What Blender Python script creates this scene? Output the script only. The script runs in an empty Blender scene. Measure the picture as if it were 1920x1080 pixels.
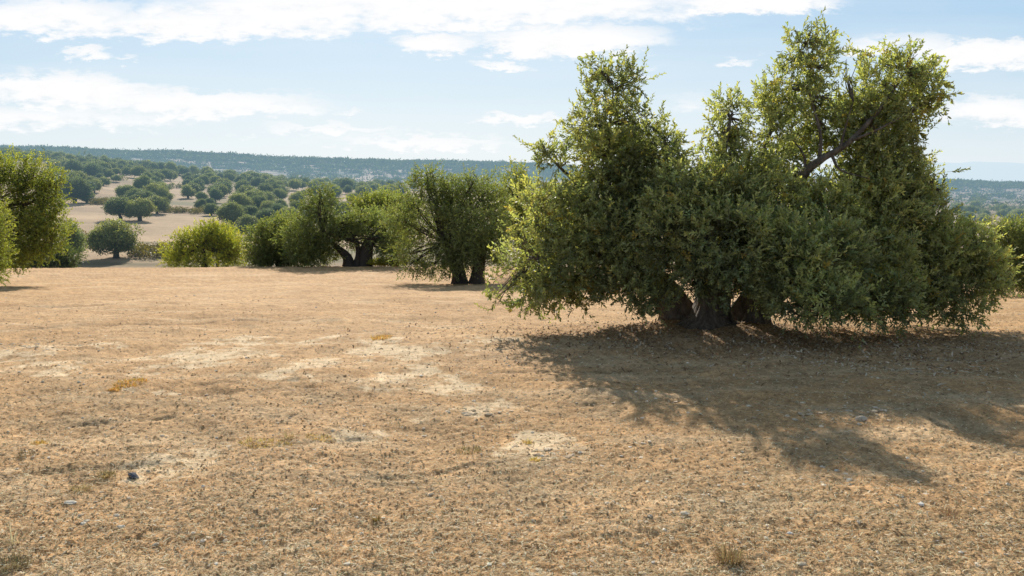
import bpy, math, random
import numpy as np

random.seed(7)
RNG = np.random.default_rng(11)
scene = bpy.context.scene
COL = scene.collection

# ------------------------------------------------------------------ camera model
F = 1663.0            # focal length in photo pixels (1920 wide)
YH = 330.0            # eye level row
CAM_Z = 2.0
PITCH = math.atan((540 - YH) / F)
CP, SP = math.cos(PITCH), math.sin(PITCH)


def P(px, py, Y):
    """world point seen at photo pixel (px,py) at world depth Y"""
    a = (px - 960) / F
    b = (540 - py) / F
    dy = CP + b * SP
    dz = -SP + b * CP
    return np.array([a / dy * Y, Y, CAM_Z + dz / dy * Y])


def proj(X, Y, Z):
    X, Y, Z = map(np.asarray, (X, Y, Z))
    d = Z - CAM_Z
    w = Y * CP - d * SP
    v = Y * SP + d * CP
    return 960 + F * X / w, 540 - F * v / w


# ------------------------------------------------------------------ numpy noise
_perm = np.random.default_rng(5).integers(0, 2 ** 31, 65536)


def _h(ix, iy, iz):
    n = (ix * 73856093) ^ (iy * 19349663) ^ (iz * 83492791)
    return _perm[n & 65535].astype(np.float64) / 2 ** 31


def noise(x, y, z=0.0):
    x = np.asarray(x, float); y = np.asarray(y, float); z = np.zeros_like(x) + z
    ix, iy, iz = np.floor(x).astype(np.int64), np.floor(y).astype(np.int64), np.floor(z).astype(np.int64)
    fx, fy, fz = x - ix, y - iy, z - iz
    fx = fx * fx * (3 - 2 * fx); fy = fy * fy * (3 - 2 * fy); fz = fz * fz * (3 - 2 * fz)
    r = 0
    for dx in (0, 1):
        for dy in (0, 1):
            for dz in (0, 1):
                r = r + _h(ix + dx, iy + dy, iz + dz) * (fx if dx else 1 - fx) * (fy if dy else 1 - fy) * (fz if dz else 1 - fz)
    return r * 2 - 1


def noise2(x, y, seed=0):
    x = np.asarray(x, float); y = np.asarray(y, float)
    ix, iy = np.floor(x).astype(np.int64), np.floor(y).astype(np.int64)
    fx, fy = x - ix, y - iy
    fx = fx * fx * (3 - 2 * fx); fy = fy * fy * (3 - 2 * fy)
    iz = np.full_like(ix, seed)
    r = 0
    for dx in (0, 1):
        for dy in (0, 1):
            r = r + _h(ix + dx, iy + dy, iz) * (fx if dx else 1 - fx) * (fy if dy else 1 - fy)
    return r * 2 - 1


def fbm(x, y, octs=4, seed=0, gain=0.5):
    r = 0; a = 1.0
    c, s = math.cos(0.6), math.sin(0.6)
    for i in range(octs):
        r = r + a * noise2(x, y, seed + i * 17)
        x, y = (c * x - s * y) * 2.03 + 3.1, (s * x + c * y) * 2.03 + 1.7
        a *= gain
    return r


# ------------------------------------------------------------------ terrain height
COLS = np.array([-1800, -600, 0, 150, 300, 450, 600, 900, 1400, 1900, 2500, 3600], float)
ROWS = [
    # depth,  py per column
    (89,  [500, 494, 490, 487, 487, 486, 484, 482, 486, 500, 510, 515]),
    (115, [460, 455, 448, 442, 446, 450, 452, 455, 462, 482, 490, 500]),
    (140, [425, 420, 412, 410, 416, 424, 428, 432, 442, 468, 476, 480]),
    (175, [392, 388, 380, 380, 388, 396, 398, 402, 420, 452, 460, 466]),
    (220, [350, 350, 345, 350, 368, 374, 378, 386, 402, 436, 446, 450]),
    (266, [320, 320, 320, 332, 346, 356, 364, 372, 392, 424, 436, 440]),
    (330, [295, 295, 300, 313, 330, 345, 355, 366, 382, 410, 424, 430]),
    (400, [278, 278, 286, 302, 321, 338, 350, 361, 374, 400, 414, 420]),
    (460, [284, 284, 290, 305, 323, 339, 350, 359, 370, 394, 408, 414]),
    (600, [305, 305, 308, 318, 332, 342, 350, 357, 364, 383, 396, 400]),
    (800, [300, 300, 305, 310, 325, 334, 342, 348, 356, 370, 384, 390]),
    (1000,[284, 284, 292, 298, 311, 322, 331, 338, 348, 360, 374, 380]),
    (1400,[276, 278, 286, 290, 296, 303, 309, 317, 334, 350, 363, 371]),
    (1800,[267, 270, 279, 283, 289, 295, 301, 309, 328, 347, 360, 368]),
    (2300,[270, 275, 284, 289, 295, 301, 307, 315, 334, 352, 366, 372]),
    (4500,[300, 305, 310, 315, 318, 320, 325, 330, 340, 350, 362, 370]),
]
_near = [(0.0, 0.03), (3, 0.0), (6, -0.03), (9, -0.1), (12.5, -0.24), (16, -0.5), (20, -0.85), (27, -1.5), (35, -2.22), (43, -2.72),
         (50, -3.08), (54, -3.45), (60, -4.3), (68, -5.5), (77, -6.6)]
LOGG = np.linspace(math.log(1.5), math.log(4500), 420)
COLG = np.linspace(-1800, 3600, 190)


def _build_grid():
    tab = np.zeros((len(COLS), len(LOGG)))
    for ci, c in enumerate(COLS):
        ys = [a for a, _ in _near]; zs = []
        for a, z in _near:
            if c > 900:      # right side: gentler crest, nearer, falls away a bit more
                t = min(1, (c - 900) / 1000)
                z = z + t * (-0.35 if a > 25 else 0) * min(1, max(0, (a - 25) / 10))
            if c < 900:
                t = min(1, (900 - c) / 900)
                z = z - t * 0.14 * min(1, max(0, a - 30) / 20)
            zs.append(z)
        for Y, pys in ROWS:
            ys.append(Y); zs.append(P(c, pys[ci], Y)[2])
        tab[ci] = np.interp(LOGG, np.log(np.maximum(ys, 1e-3)), zs)
    g = np.zeros((len(COLG), len(LOGG)))
    for j in range(len(LOGG)):
        g[:, j] = np.interp(COLG, COLS, tab[:, j])
    def blur(a, n, ax):
        k = np.hanning(n + 2)[1:-1]; k /= k.sum()
        pad = [(0, 0), (0, 0)]; pad[ax] = (n // 2, n // 2)
        ap = np.pad(a, pad, mode='edge')
        return np.apply_along_axis(lambda v: np.convolve(v, k, 'valid'), ax, ap)
    g = blur(g, 9, 0); g = blur(g, 7, 1)
    return g


GRID = _build_grid()


def H(X, Y):
    X = np.asarray(X, float); Y = np.asarray(Y, float)
    Yc = np.maximum(Y, 1.5)
    c = 960 + F * (X / Yc)
    c = np.clip(c, COLG[0], COLG[-1] - 1e-6)
    l = np.clip(np.log(Yc), LOGG[0], LOGG[-1] - 1e-6)
    ci = (c - COLG[0]) / (COLG[1] - COLG[0]); li = (l - LOGG[0]) / (LOGG[1] - LOGG[0])
    i = ci.astype(int); j = li.astype(int); fi = ci - i; fj = li - j
    z = (GRID[i, j] * (1 - fi) * (1 - fj) + GRID[i + 1, j] * fi * (1 - fj) + GRID[i, j + 1] * (1 - fi) * fj + GRID[i + 1, j + 1] * fi * fj)
    far = np.clip((Y - 30) / 300, 0, 1)
    z = z + far * 0.8 * noise2(X / 31.0, Y / 31.0, 3) + np.clip((Y - 400) / 1200, 0, 1) * 3.5 * fbm(X / 160.0, Y / 160.0, 3, 9)
    z = z + 0.05 * noise2(X / 3.1, Y / 3.1, 4)
    return z


MAIN_Y = 12.5


RUT = [((240, 752), (700, 716), .09), ((250, 735), (690, 702), .05), ((430, 846), (760, 806), .05), ((-60, 905), (380, 852), .06), ((880, 700), (1340, 690), .07),
       ((1240, 655), (1620, 640), .05), ((40, 800), (420, 775), .05), ((1350, 905), (1480, 912), .035), ((640, 905), (980, 860), .04), ((1050, 760), (1500, 742), .05), ((-40, 620), (700, 596), .10), ((0, 575), (800, 560), .12)]
_rc = []


def rutmask(X, Y):
    if not _rc:
        for a, b, w in RUT:
            p, q = _gpt(*a), _gpt(*b); _rc.append((p[0], p[1], q[0], q[1], w))
    m = np.zeros_like(X)
    wob = .10 * fbm(X * .9, Y * .9, 3, 141)
    for x0, y0, x1, y1, w in _rc:
        L = math.hypot(x1 - x0, y1 - y0); tx, ty = (x1 - x0) / L, (y1 - y0) / L
        t = (X - x0) * tx + (Y - y0) * ty; d = -(X - x0) * ty + (Y - y0) * tx + wob
        m = np.maximum(m, np.exp(-(d / w) ** 2) * np.clip(t / .5, 0, 1) * np.clip((L - t) / .5, 0, 1))
    return m * np.clip(.75 + fbm(X * 4, Y * 4, 2, 151), 0, 1)


def micro(X, Y):
    """clods and small hollows of the dry field"""
    X = np.asarray(X, float); Y = np.asarray(Y, float)
    fade = 1.0 / (1.0 + np.maximum(Y - 8, 0) / 30.0)
    m = 0.030 * fbm(X * 1.3, Y * 1.3, 3, 21)
    smooth = np.clip(palemask(X, Y), 0, 1)
    c = 1 - np.abs(fbm(X * 6.0, Y * 6.0, 3, 33, 0.6))
    rough = 0.009 * (c - 0.6) + 0.007 * fbm(X * 24, Y * 24, 2, 55, 0.6) + 0.010 * np.maximum(fbm(X * 9, Y * 9, 2, 77) - 0.35, 0)
    # earth slightly heaped round the trunks
    base = 0
    for px, py, Yd, amp, r in ((1265, 612, 12.9, 0.10, 0.7), (1330, 632, 12.3, 0.12, 0.8), (1400, 617, 12.9, 0.10, 0.7)):
        q = P(px, py, Yd)
        base = base + amp * np.exp(-((X - q[0]) ** 2 + (Y - q[1]) ** 2) / r ** 2)
    return m + rough * fade * (1 - 0.75 * smooth) + base - .028 * rutmask(X, Y)


# pale worn patches, located on the ground
def _gpt(px, py):
    lo, hi = 1.6, 60.0
    for _ in range(40):
        mid = (lo + hi) / 2
        q = P(px, py, mid)
        if q[2] > float(H(q[0], q[1])):
            lo = mid
        else:
            hi = mid
    return P(px, py, lo)


PATCH = []
for px, py, rx, ry in [(40, 660, 110, 14), (370, 670, 130, 22), (590, 690, 35, 30), (560, 708, 60, 10), (180, 652, 70, 6), (730, 665, 90, 25),
                       (760, 700, 80, 40), (680, 806, 60, 14), (880, 775, 110, 28), (1020, 845, 70, 30), (330, 870, 90, 26),
                       (260, 738, 180, 8), (15, 890, 55, 22), (560, 1060, 90, 22), (120, 690, 110, 14), (820, 650, 90, 10),
                       (930, 640, 50, 8), (640, 640, 120, 8), (840, 720, 70, 30), (-120, 680, 100, 20), (440, 640, 90, 8)]:
    c = _gpt(px, py); l = _gpt(px + rx, py); n = _gpt(px, py + ry)
    PATCH.append((c[0], c[1], abs(l[0] - c[0]), abs(c[1] - n[1]) * 1.1))


def palemask(X, Y):
    m = np.zeros_like(X)
    wx = 0.12 * fbm(X * 1.7, Y * 1.7, 3, 91); wy = 0.25 * fbm(X * 1.7, Y * 1.7, 3, 97)
    for cx, cy, rx, ry in PATCH:
        d = ((X + wx - cx) / rx) ** 2 + ((Y + wy - cy) / ry) ** 2
        m = np.maximum(m, np.clip(1.35 - d, 0, 1))
    n = fbm(X * 3.2, Y * 2.2, 4, 101, 0.65)
    return np.clip((m * 0.75 + 0.85 * n - 0.50 + 0.50 * fbm(X * 9, Y * 14, 3, 131)) * 1.7, 0, 1) * np.clip(m * 4, 0, 1)


# ------------------------------------------------------------------ mesh helpers
def make_mesh(name, V, Fc, colors=None, mats=(), mat_idx=None, smooth=False):
    me = bpy.data.meshes.new(name)
    V = np.ascontiguousarray(V, dtype=np.float32)
    if isinstance(Fc, np.ndarray):
        fl = [Fc]
    else:
        fl = [f for f in Fc if len(f)]
    loops = np.concatenate([f.reshape(-1) for f in fl]).astype(np.int32)
    totals = np.concatenate([np.full(len(f), f.shape[1], np.int32) for f in fl])
    starts = np.concatenate([[0], np.cumsum(totals)[:-1]]).astype(np.int32)
    me.vertices.add(len(V)); me.vertices.foreach_set('co', V.reshape(-1))
    me.loops.add(len(loops)); me.loops.foreach_set('vertex_index', loops)
    me.polygons.add(len(totals)); me.polygons.foreach_set('loop_start', starts)
    me.polygons.foreach_set('loop_total', totals)
    if mat_idx is not None:
        me.polygons.foreach_set('material_index', mat_idx.astype(np.int32))
    me.polygons.foreach_set('use_smooth', np.full(len(totals), smooth, dtype=bool))
    if colors is not None:
        at = me.color_attributes.new('Col', 'FLOAT_COLOR', 'POINT')
        c4 = np.ones((len(V), 4), np.float32); c4[:, :3] = colors
        at.data.foreach_set('color', c4.reshape(-1))
    for m in mats:
        me.materials.append(m)
    me.update(calc_edges=True)
    return me


def link(name, data, parent=None, loc=None):
    o = bpy.data.objects.new(name, data)
    COL.objects.link(o)
    if parent is not None:
        o.parent = parent
    if loc is not None:
        o.location = loc
    return o


def tag(o, label=None, cat=None, group=None, kind=None):
    if label: o['label'] = label
    if cat: o['category'] = cat
    if group: o['group'] = group
    if kind: o['kind'] = kind
    return o


def norm(v):
    v = np.asarray(v, float)
    return v / (np.linalg.norm(v, axis=-1, keepdims=True) + 1e-9)


# ------------------------------------------------------------------ materials
def nt_mat(name):
    m = bpy.data.materials.new(name); m.use_nodes = True
    nt = m.node_tree
    for n in list(nt.nodes): nt.nodes.remove(n)
    return m, nt


def N(nt, t, **kw):
    n = nt.nodes.new(t)
    for k, v in kw.items():
        if k.startswith('i_'):
            n.inputs[k[2:].replace('_', ' ')].default_value = v
        else:
            setattr(n, k, v)
    return n


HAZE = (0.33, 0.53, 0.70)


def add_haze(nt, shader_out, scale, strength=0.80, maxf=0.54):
    """aerial perspective painted into the material as bluish emission: depends on world position only"""
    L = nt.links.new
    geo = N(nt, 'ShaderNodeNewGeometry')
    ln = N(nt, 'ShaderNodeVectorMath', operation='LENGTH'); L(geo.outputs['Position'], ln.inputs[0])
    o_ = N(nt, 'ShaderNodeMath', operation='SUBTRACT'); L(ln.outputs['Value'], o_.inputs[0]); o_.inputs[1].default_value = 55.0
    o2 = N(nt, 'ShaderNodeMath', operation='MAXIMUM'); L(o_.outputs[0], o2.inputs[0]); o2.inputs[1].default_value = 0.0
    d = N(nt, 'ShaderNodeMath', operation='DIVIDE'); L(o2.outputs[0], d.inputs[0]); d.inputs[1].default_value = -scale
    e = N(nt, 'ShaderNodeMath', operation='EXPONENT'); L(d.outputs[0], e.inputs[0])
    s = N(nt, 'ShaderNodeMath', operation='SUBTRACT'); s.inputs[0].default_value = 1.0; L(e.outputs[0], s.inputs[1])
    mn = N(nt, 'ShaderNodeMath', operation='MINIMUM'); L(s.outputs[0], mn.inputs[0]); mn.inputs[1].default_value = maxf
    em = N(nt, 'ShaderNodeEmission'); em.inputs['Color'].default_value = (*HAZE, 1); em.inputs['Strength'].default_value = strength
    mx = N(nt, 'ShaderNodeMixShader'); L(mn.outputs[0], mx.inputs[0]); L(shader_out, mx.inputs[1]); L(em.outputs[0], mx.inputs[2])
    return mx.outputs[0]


def leaf_material(name, transl=0.4, rough=0.55, under=(0.27, 0.31, 0.20), under_f=0.55, haze=None, tint=(1, 1, 1), glow=(1.25, 1.3, 0.5)):
    m, nt = nt_mat(name); L = nt.links.new
    out = N(nt, 'ShaderNodeOutputMaterial')
    at = N(nt, 'ShaderNodeAttribute', attribute_name='Col')
    tm = N(nt, 'ShaderNodeMix', data_type='RGBA', blend_type='MULTIPLY'); tm.inputs[0].default_value = 1
    L(at.outputs['Color'], tm.inputs[6]); tm.inputs[7].default_value = (*tint, 1)
    if 'far' in name:
        oi = N(nt, 'ShaderNodeObjectInfo'); rp = N(nt, 'ShaderNodeValToRGB'); rp.color_ramp.elements[0].color = (.66, .72, .78, 1); rp.color_ramp.elements[1].color = (1.35, 1.2, .85, 1)
        L(oi.outputs['Random'], rp.inputs[0]); t2 = N(nt, 'ShaderNodeMix', data_type='RGBA', blend_type='MULTIPLY'); t2.inputs[0].default_value = 1
        L(tm.outputs[2], t2.inputs[6]); L(rp.outputs[0], t2.inputs[7]); tm = t2
    geo = N(nt, 'ShaderNodeNewGeometry')
    f = N(nt, 'ShaderNodeMath', operation='MULTIPLY'); L(geo.outputs['Backfacing'], f.inputs[0]); f.inputs[1].default_value = under_f
    mix = N(nt, 'ShaderNodeMix', data_type='RGBA'); L(f.outputs[0], mix.inputs[0]); L(tm.outputs[2], mix.inputs[6]); mix.inputs[7].default_value = (*under, 1)
    pr = N(nt, 'ShaderNodeBsdfPrincipled'); L(mix.outputs[2], pr.inputs['Base Color']); pr.inputs['Roughness'].default_value = rough
    pr.inputs['Specular IOR Level'].default_value = 0.28
    tg = N(nt, 'ShaderNodeMix', data_type='RGBA', blend_type='MULTIPLY'); tg.inputs[0].default_value = 1
    L(tm.outputs[2], tg.inputs[6]); tg.inputs[7].default_value = (*[g * 1.6 for g in glow], 1)
    tr = N(nt, 'ShaderNodeBsdfTranslucent'); L(tg.outputs[2], tr.inputs['Color'])
    mx = N(nt, 'ShaderNodeMixShader'); mx.inputs[0].default_value = transl
    L(pr.outputs[0], mx.inputs[1]); L(tr.outputs[0], mx.inputs[2])
    res = mx.outputs[0]
    if haze: res = add_haze(nt, res, haze)
    L(res, out.inputs['Surface'])
    return m


def bark_material(name, base=(0.075, 0.058, 0.045), light=(0.20, 0.165, 0.13), scale=9.0, haze=None):
    m, nt = nt_mat(name); L = nt.links.new
    out = N(nt, 'ShaderNodeOutputMaterial')
    tc = N(nt, 'ShaderNodeTexCoord')
    mp = N(nt, 'ShaderNodeMapping'); mp.inputs['Scale'].default_value = (1, 1, 0.28); L(tc.outputs['Object'], mp.inputs[0])
    n1 = N(nt, 'ShaderNodeTexNoise'); n1.inputs['Scale'].default_value = scale; n1.inputs['Detail'].default_value = 7; n1.inputs['Roughness'].default_value = 0.7
    L(mp.outputs[0], n1.inputs['Vector'])
    v = N(nt, 'ShaderNodeTexVoronoi', feature='DISTANCE_TO_EDGE'); v.inputs['Scale'].default_value = scale * 1.6; L(mp.outputs[0], v.inputs['Vector'])
    cr = N(nt, 'ShaderNodeValToRGB'); cr.color_ramp.elements[0].position = 0.38; cr.color_ramp.elements[0].color = (*base, 1)
    cr.color_ramp.elements[1].position = 0.68; cr.color_ramp.elements[1].color = (*light, 1)
    L(n1.outputs['Fac'], cr.inputs[0])
    pr = N(nt, 'ShaderNodeBsdfPrincipled'); L(cr.outputs[0], pr.inputs['Base Color']); pr.inputs['Roughness'].default_value = 0.9
    ad = N(nt, 'ShaderNodeMath', operation='ADD'); L(n1.outputs['Fac'], ad.inputs[0]); L(v.outputs['Distance'], ad.inputs[1])
    b = N(nt, 'ShaderNodeBump'); b.inputs['Strength'].default_value = 0.9; b.inputs['Distance'].default_value = 0.05
    L(ad.outputs[0], b.inputs['Height']); L(b.outputs[0], pr.inputs['Normal'])
    res = pr.outputs[0]
    if haze: res = add_haze(nt, res, haze)
    L(res, out.inputs['Surface'])
    return m


def vcol_material(name, rough=0.9, haze=None, mottled=0.0, transl=0.0, mscale=40.0):
    m, nt = nt_mat(name); L = nt.links.new
    out = N(nt, 'ShaderNodeOutputMaterial')
    at = N(nt, 'ShaderNodeAttribute', attribute_name='Col')
    pr = N(nt, 'ShaderNodeBsdfPrincipled'); pr.inputs['Roughness'].default_value = rough; pr.inputs['Specular IOR Level'].default_value = 0.08
    col = at.outputs['Color']
    if mottled:
        tc = N(nt, 'ShaderNodeTexCoord')
        n1 = N(nt, 'ShaderNodeTexNoise'); n1.inputs['Scale'].default_value = mscale; n1.inputs['Detail'].default_value = 4
        L(tc.outputs['Object'], n1.inputs['Vector'])
        mr = N(nt, 'ShaderNodeMapRange'); L(n1.outputs['Fac'], mr.inputs[0]); mr.inputs[1].default_value = 0.3; mr.inputs[2].default_value = 0.7
        mr.inputs[3].default_value = 1 - mottled; mr.inputs[4].default_value = 1 + mottled
        mm = N(nt, 'ShaderNodeVectorMath', operation='SCALE'); L(col, mm.inputs[0]); L(mr.outputs[0], mm.inputs['Scale'])
        col = mm.outputs[0]
        b = N(nt, 'ShaderNodeBump'); b.inputs['Strength'].default_value = 0.5; b.inputs['Distance'].default_value = 0.01
        L(n1.outputs['Fac'], b.inputs['Height']); L(b.outputs[0], pr.inputs['Normal'])
    L(col, pr.inputs['Base Color'])
    res = pr.outputs[0]
    if transl:
        tr = N(nt, 'ShaderNodeBsdfTranslucent'); L(col, tr.inputs['Color'])
        mx = N(nt, 'ShaderNodeMixShader'); mx.inputs[0].default_value = transl; L(res, mx.inputs[1]); L(tr.outputs[0], mx.inputs[2]); res = mx.outputs[0]
    if haze: res = add_haze(nt, res, haze)
    L(res, out.inputs['Surface'])
    return m


def ground_material():
    m, nt = nt_mat('dry_field_soil'); L = nt.links.new
    out = N(nt, 'ShaderNodeOutputMaterial')
    at = N(nt, 'ShaderNodeAttribute', attribute_name='Col')
    geo = N(nt, 'ShaderNodeNewGeometry')
    pr = N(nt, 'ShaderNodeBsdfPrincipled'); pr.inputs['Roughness'].default_value = 0.95; pr.inputs['Specular IOR Level'].default_value = 0.15
    def nz(scale, detail, rough=0.65):
        n = N(nt, 'ShaderNodeTexNoise'); n.inputs['Scale'].default_value = scale; n.inputs['Detail'].default_value = detail; n.inputs['Roughness'].default_value = rough
        L(geo.outputs['Position'], n.inputs['Vector']); return n
    a, b, c = nz(30, 5, 0.75), nz(5, 5, 0.7), nz(0.55, 5, 0.7)
    def rng(n, lo, hi, f0=0.32, f1=0.68):
        mr = N(nt, 'ShaderNodeMapRange'); L(n.outputs['Fac'], mr.inputs[0]); mr.inputs[1].default_value = f0; mr.inputs[2].default_value = f1
        mr.inputs[3].default_value = lo; mr.inputs[4].default_value = hi; return mr
    ra, rb, rc = rng(a, 0.72, 1.28), rng(b, 0.80, 1.18), rng(c, 0.88, 1.10)
    m1 = N(nt, 'ShaderNodeMath', operation='MULTIPLY'); L(ra.outputs[0], m1.inputs[0]); L(rb.outputs[0], m1.inputs[1])
    m2 = N(nt, 'ShaderNodeMath', operation='MULTIPLY'); L(m1.outputs[0], m2.inputs[0]); L(rc.outputs[0], m2.inputs[1])
    sc = N(nt, 'ShaderNodeVectorMath', operation='SCALE'); L(at.outputs['Color'], sc.inputs[0]); L(m2.outputs[0], sc.inputs['Scale'])
    L(sc.outputs[0], pr.inputs['Base Color'])
    bp = N(nt, 'ShaderNodeBump'); bp.inputs['Strength'].default_value = 0.6; bp.inputs['Distance'].default_value = 0.025
    ad = N(nt, 'ShaderNodeMath', operation='ADD'); L(a.outputs['Fac'], ad.inputs[0]); L(b.outputs['Fac'], ad.inputs[1])
    L(ad.outputs[0], bp.inputs['Height']); L(bp.outputs[0], pr.inputs['Normal'])
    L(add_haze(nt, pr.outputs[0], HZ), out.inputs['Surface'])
    return m


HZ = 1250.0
M_GROUND = ground_material()
M_LEAF = leaf_material('olive_leaf', transl=0.40)
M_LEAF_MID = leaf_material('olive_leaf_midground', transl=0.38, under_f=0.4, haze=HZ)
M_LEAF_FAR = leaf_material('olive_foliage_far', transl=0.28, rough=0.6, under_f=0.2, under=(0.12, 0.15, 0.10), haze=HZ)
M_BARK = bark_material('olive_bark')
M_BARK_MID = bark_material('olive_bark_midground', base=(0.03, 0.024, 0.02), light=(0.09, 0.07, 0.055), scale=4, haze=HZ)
M_STONE = vcol_material('field_stone', mottled=0.25, mscale=30)
M_STRAW = vcol_material('dry_straw', rough=0.7, transl=0.25)

# ------------------------------------------------------------------ terrain mesh
def build_ground():
    # rings spaced evenly in the view, then geometrically
    inv = np.linspace(1 / 3.0, 1 / 50.0, 700)
    rad = np.concatenate([[0.4, 0.9, 1.5, 2.0, 2.4, 2.7], 1 / inv, 50 * np.exp(np.linspace(0, math.log(4300 / 50), 330)[1:])])
    dense = np.linspace(-0.64, 0.64, 1250)
    a0 = np.arctan(dense)
    side = np.linspace(a0[-1], math.pi, 70)[1:-1]
    ang = np.concatenate([-side[::-1], a0, side, [math.pi]])
    A, R = np.meshgrid(ang, rad)
    # polar in front uses constant-depth rings so rows run parallel to the image
    k = 1 / np.maximum(np.cos(A), 0.72)
    X = R * k * np.sin(A); Y = R * k * np.cos(A)
    Z = H(X, Y)
    near = (Y > 0) & (Y < 60)
    mc = micro(X, Y) * near
    Z = Z + mc
    nr, nc = A.shape
    V = np.stack([X, Y, Z], -1).reshape(-1, 3)
    idx = np.arange(nr * nc).reshape(nr, nc)
    nxt = np.roll(idx, -1, axis=1)
    q = np.stack([idx[:-1], nxt[:-1], nxt[1:], idx[1:]], -1).reshape(-1, 4)
    q = q[:, ::-1]
    centre = len(V)
    V = np.vstack([V, [[0, 0, float(H(0, 0))]]])
    t = np.stack([np.full(nc, centre), nxt[0], idx[0]], -1)[:, ::-1]
    # colours
    x, y = V[:, 0], V[:, 1]
    n1 = fbm(x * 0.35, y * 0.35, 4, 5); n2 = fbm(x * 2.2, y * 2.2, 3, 8); n3 = fbm(x * 14, y * 14, 2, 12)
    tan = np.array([0.585, 0.372, 0.192]); red = np.array([0.52, 0.32, 0.155]); pale = np.array([0.82, 0.655, 0.44])
    grey = np.array([0.36, 0.265, 0.155])
    c = tan[None] + 0 * V
    c = c + (red - tan) * np.clip(0.5 + n1, 0, 1)[:, None] * 0.8
    c = c + (grey - c) * np.clip(n2 * 0.5 + 0.12, 0, 0.6)[:, None] * np.clip(1.4 - y / 14, 0.15, 1)[:, None]
    c = c * (1 + 0.16 * n3)[:, None]
    pm = np.zeros(len(V)); nm = (y > 0) & (y < 45)
    pm[nm] = palemask(x[nm], y[nm])
    streak = np.clip(fbm(x * 0.9, y * 3.2, 4, 171) * 1.2 - .15, 0, 1) * nm
    c = c + (pale - c) * (0.32 * streak)[:, None]
    c = c + (pale - c) * (pm * 0.82)[:, None]
    rm = np.zeros(len(V)); rm[nm] = rutmask(x[nm], y[nm]); c = c * (1 - .30 * rm)[:, None]
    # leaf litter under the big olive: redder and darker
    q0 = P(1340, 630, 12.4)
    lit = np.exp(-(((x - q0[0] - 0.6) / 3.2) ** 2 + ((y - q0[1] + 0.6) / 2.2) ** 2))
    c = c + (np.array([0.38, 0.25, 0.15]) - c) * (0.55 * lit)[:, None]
    c = c * (1.10 - 0.06 * np.clip((y - 7) / 9, 0, 1))[:, None] * np.array([.92, .885, .83])  # near soil painted slightly lighter to offset the shading of the clods
    # hillside beyond: mauve-brown bare soil, field strips, some scrub green
    f = np.clip((y - 55) / 30, 0, 1)[:, None]
    hill = np.array([0.44, 0.305, 0.18])[None] * (1 + 0.25 * fbm(x / 14, y / 9, 4, 61))[:, None]
    hill = hill + (np.array([0.15, 0.15, 0.07]) - hill) * np.clip(fbm(x / 30, y / 16, 4, 71) * 1.3 - 0.35, 0, 0.8)[:, None]
    strips = np.exp(-((y - 112 - 0.10 * x - 1.5 * noise2(x / 9, y / 9, 6)) / 1.6) ** 2) + np.exp(-((y - 86 - 2.5 * noise2(x / 11, y / 5, 7)) / 2.4) ** 2) * 0.8
    hill = hill + (np.array([0.13, 0.11, 0.05]) - hill) * np.clip(strips, 0, 0.85)[:, None]
    c = c * (1 - f) + hill * f
    g = np.clip((y - 480) / 200, 0, 1)[:, None]
    ridge = np.array([0.62, 0.44, 0.31])[None] + (np.array([0.12, 0.14, 0.08]) - np.array([0.62, 0.44, 0.31]))[None] * np.clip(0.30 + 1.2 * fbm(x / 32, y / 28, 4, 81), 0, 1)[:, None]
    c = c * (1 - g) + ridge * g
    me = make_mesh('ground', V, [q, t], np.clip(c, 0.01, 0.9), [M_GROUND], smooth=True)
    o = link('ground', me); tag(o, kind='structure')
    return o


build_ground()


def ground_z(x, y):
    return float(H(x, y) + (micro(np.array([x]), np.array([y]))[0] if 0 < y < 60 else 0))


# ------------------------------------------------------------------ foliage
def sprig_template(rng, n_pairs=9, leaf=0.075, width=0.022, L=0.26, stem=True):
    """a twig with opposite leaves, grown along +Z; returns V, tris, tone (0..1 along twig)"""
    V = []; T = []; tone = []
    bend = rng.uniform(-0.25, 0.25, 2)
    def pt(t):
        return np.array([bend[0] * t * t * L, bend[1] * t * t * L, t * L])
    if stem:
        for i in range(3):
            t = i / 2; p = pt(t); w = 0.003 * (1 - 0.6 * t)
            b = len(V); V += [p + [w, 0, 0], p - [w, 0, 0]]; tone += [-1, -1]
            if i: T += [(b - 2, b - 1, b + 1), (b - 2, b + 1, b)]
    ph = rng.uniform(0, 6.28)
    for i in range(n_pairs):
        t = 0.12 + 0.88 * i / max(1, n_pairs - 1)
        ph += math.pi / 2 + rng.uniform(-0.35, 0.35)
        for s in (0, math.pi):
            if rng.random() < 0.08: continue
            p = pt(t); az = ph + s + rng.uniform(-0.3, 0.3)
            ua = rng.uniform(0.45, 1.35) * (1.0 - 0.40 * t)
            d = norm(np.array([math.cos(az) * math.sin(ua), math.sin(az) * math.sin(ua), math.cos(ua)]))
            side = norm(np.cross(d, [0, 0, 1.0])) if abs(d[2]) < 0.98 else np.array([1.0, 0, 0])
            roll = rng.uniform(-1.2, 1.2)
            nrm = np.cross(side, d); side = side * math.cos(roll) + nrm * math.sin(roll); nrm = np.cross(side, d)
            l = leaf * rng.uniform(0.7, 1.2) * (1 - 0.25 * t); w = width * rng.uniform(0.75, 1.15)
            b = len(V)
            fo = nrm * 0.22 * w
            V += [p, p + d * l * .32 + side * w * .46 + fo, p + d * l * .72 + side * w * .42 + fo, p + d * l - nrm * .08 * l, p + d * l * .72 - side * w * .42 + fo, p + d * l * .32 - side * w * .46 + fo]
            T += [(b, b + 1, b + 5), (b + 1, b + 2, b + 5), (b + 2, b + 4, b + 5), (b + 2, b + 3, b + 4)]
            tn = np.clip(t * 0.8 + rng.uniform(-0.15, 0.25), 0, 1)
            tone += [tn] * 6
    return np.array(V), np.array(T), np.array(tone)


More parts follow.
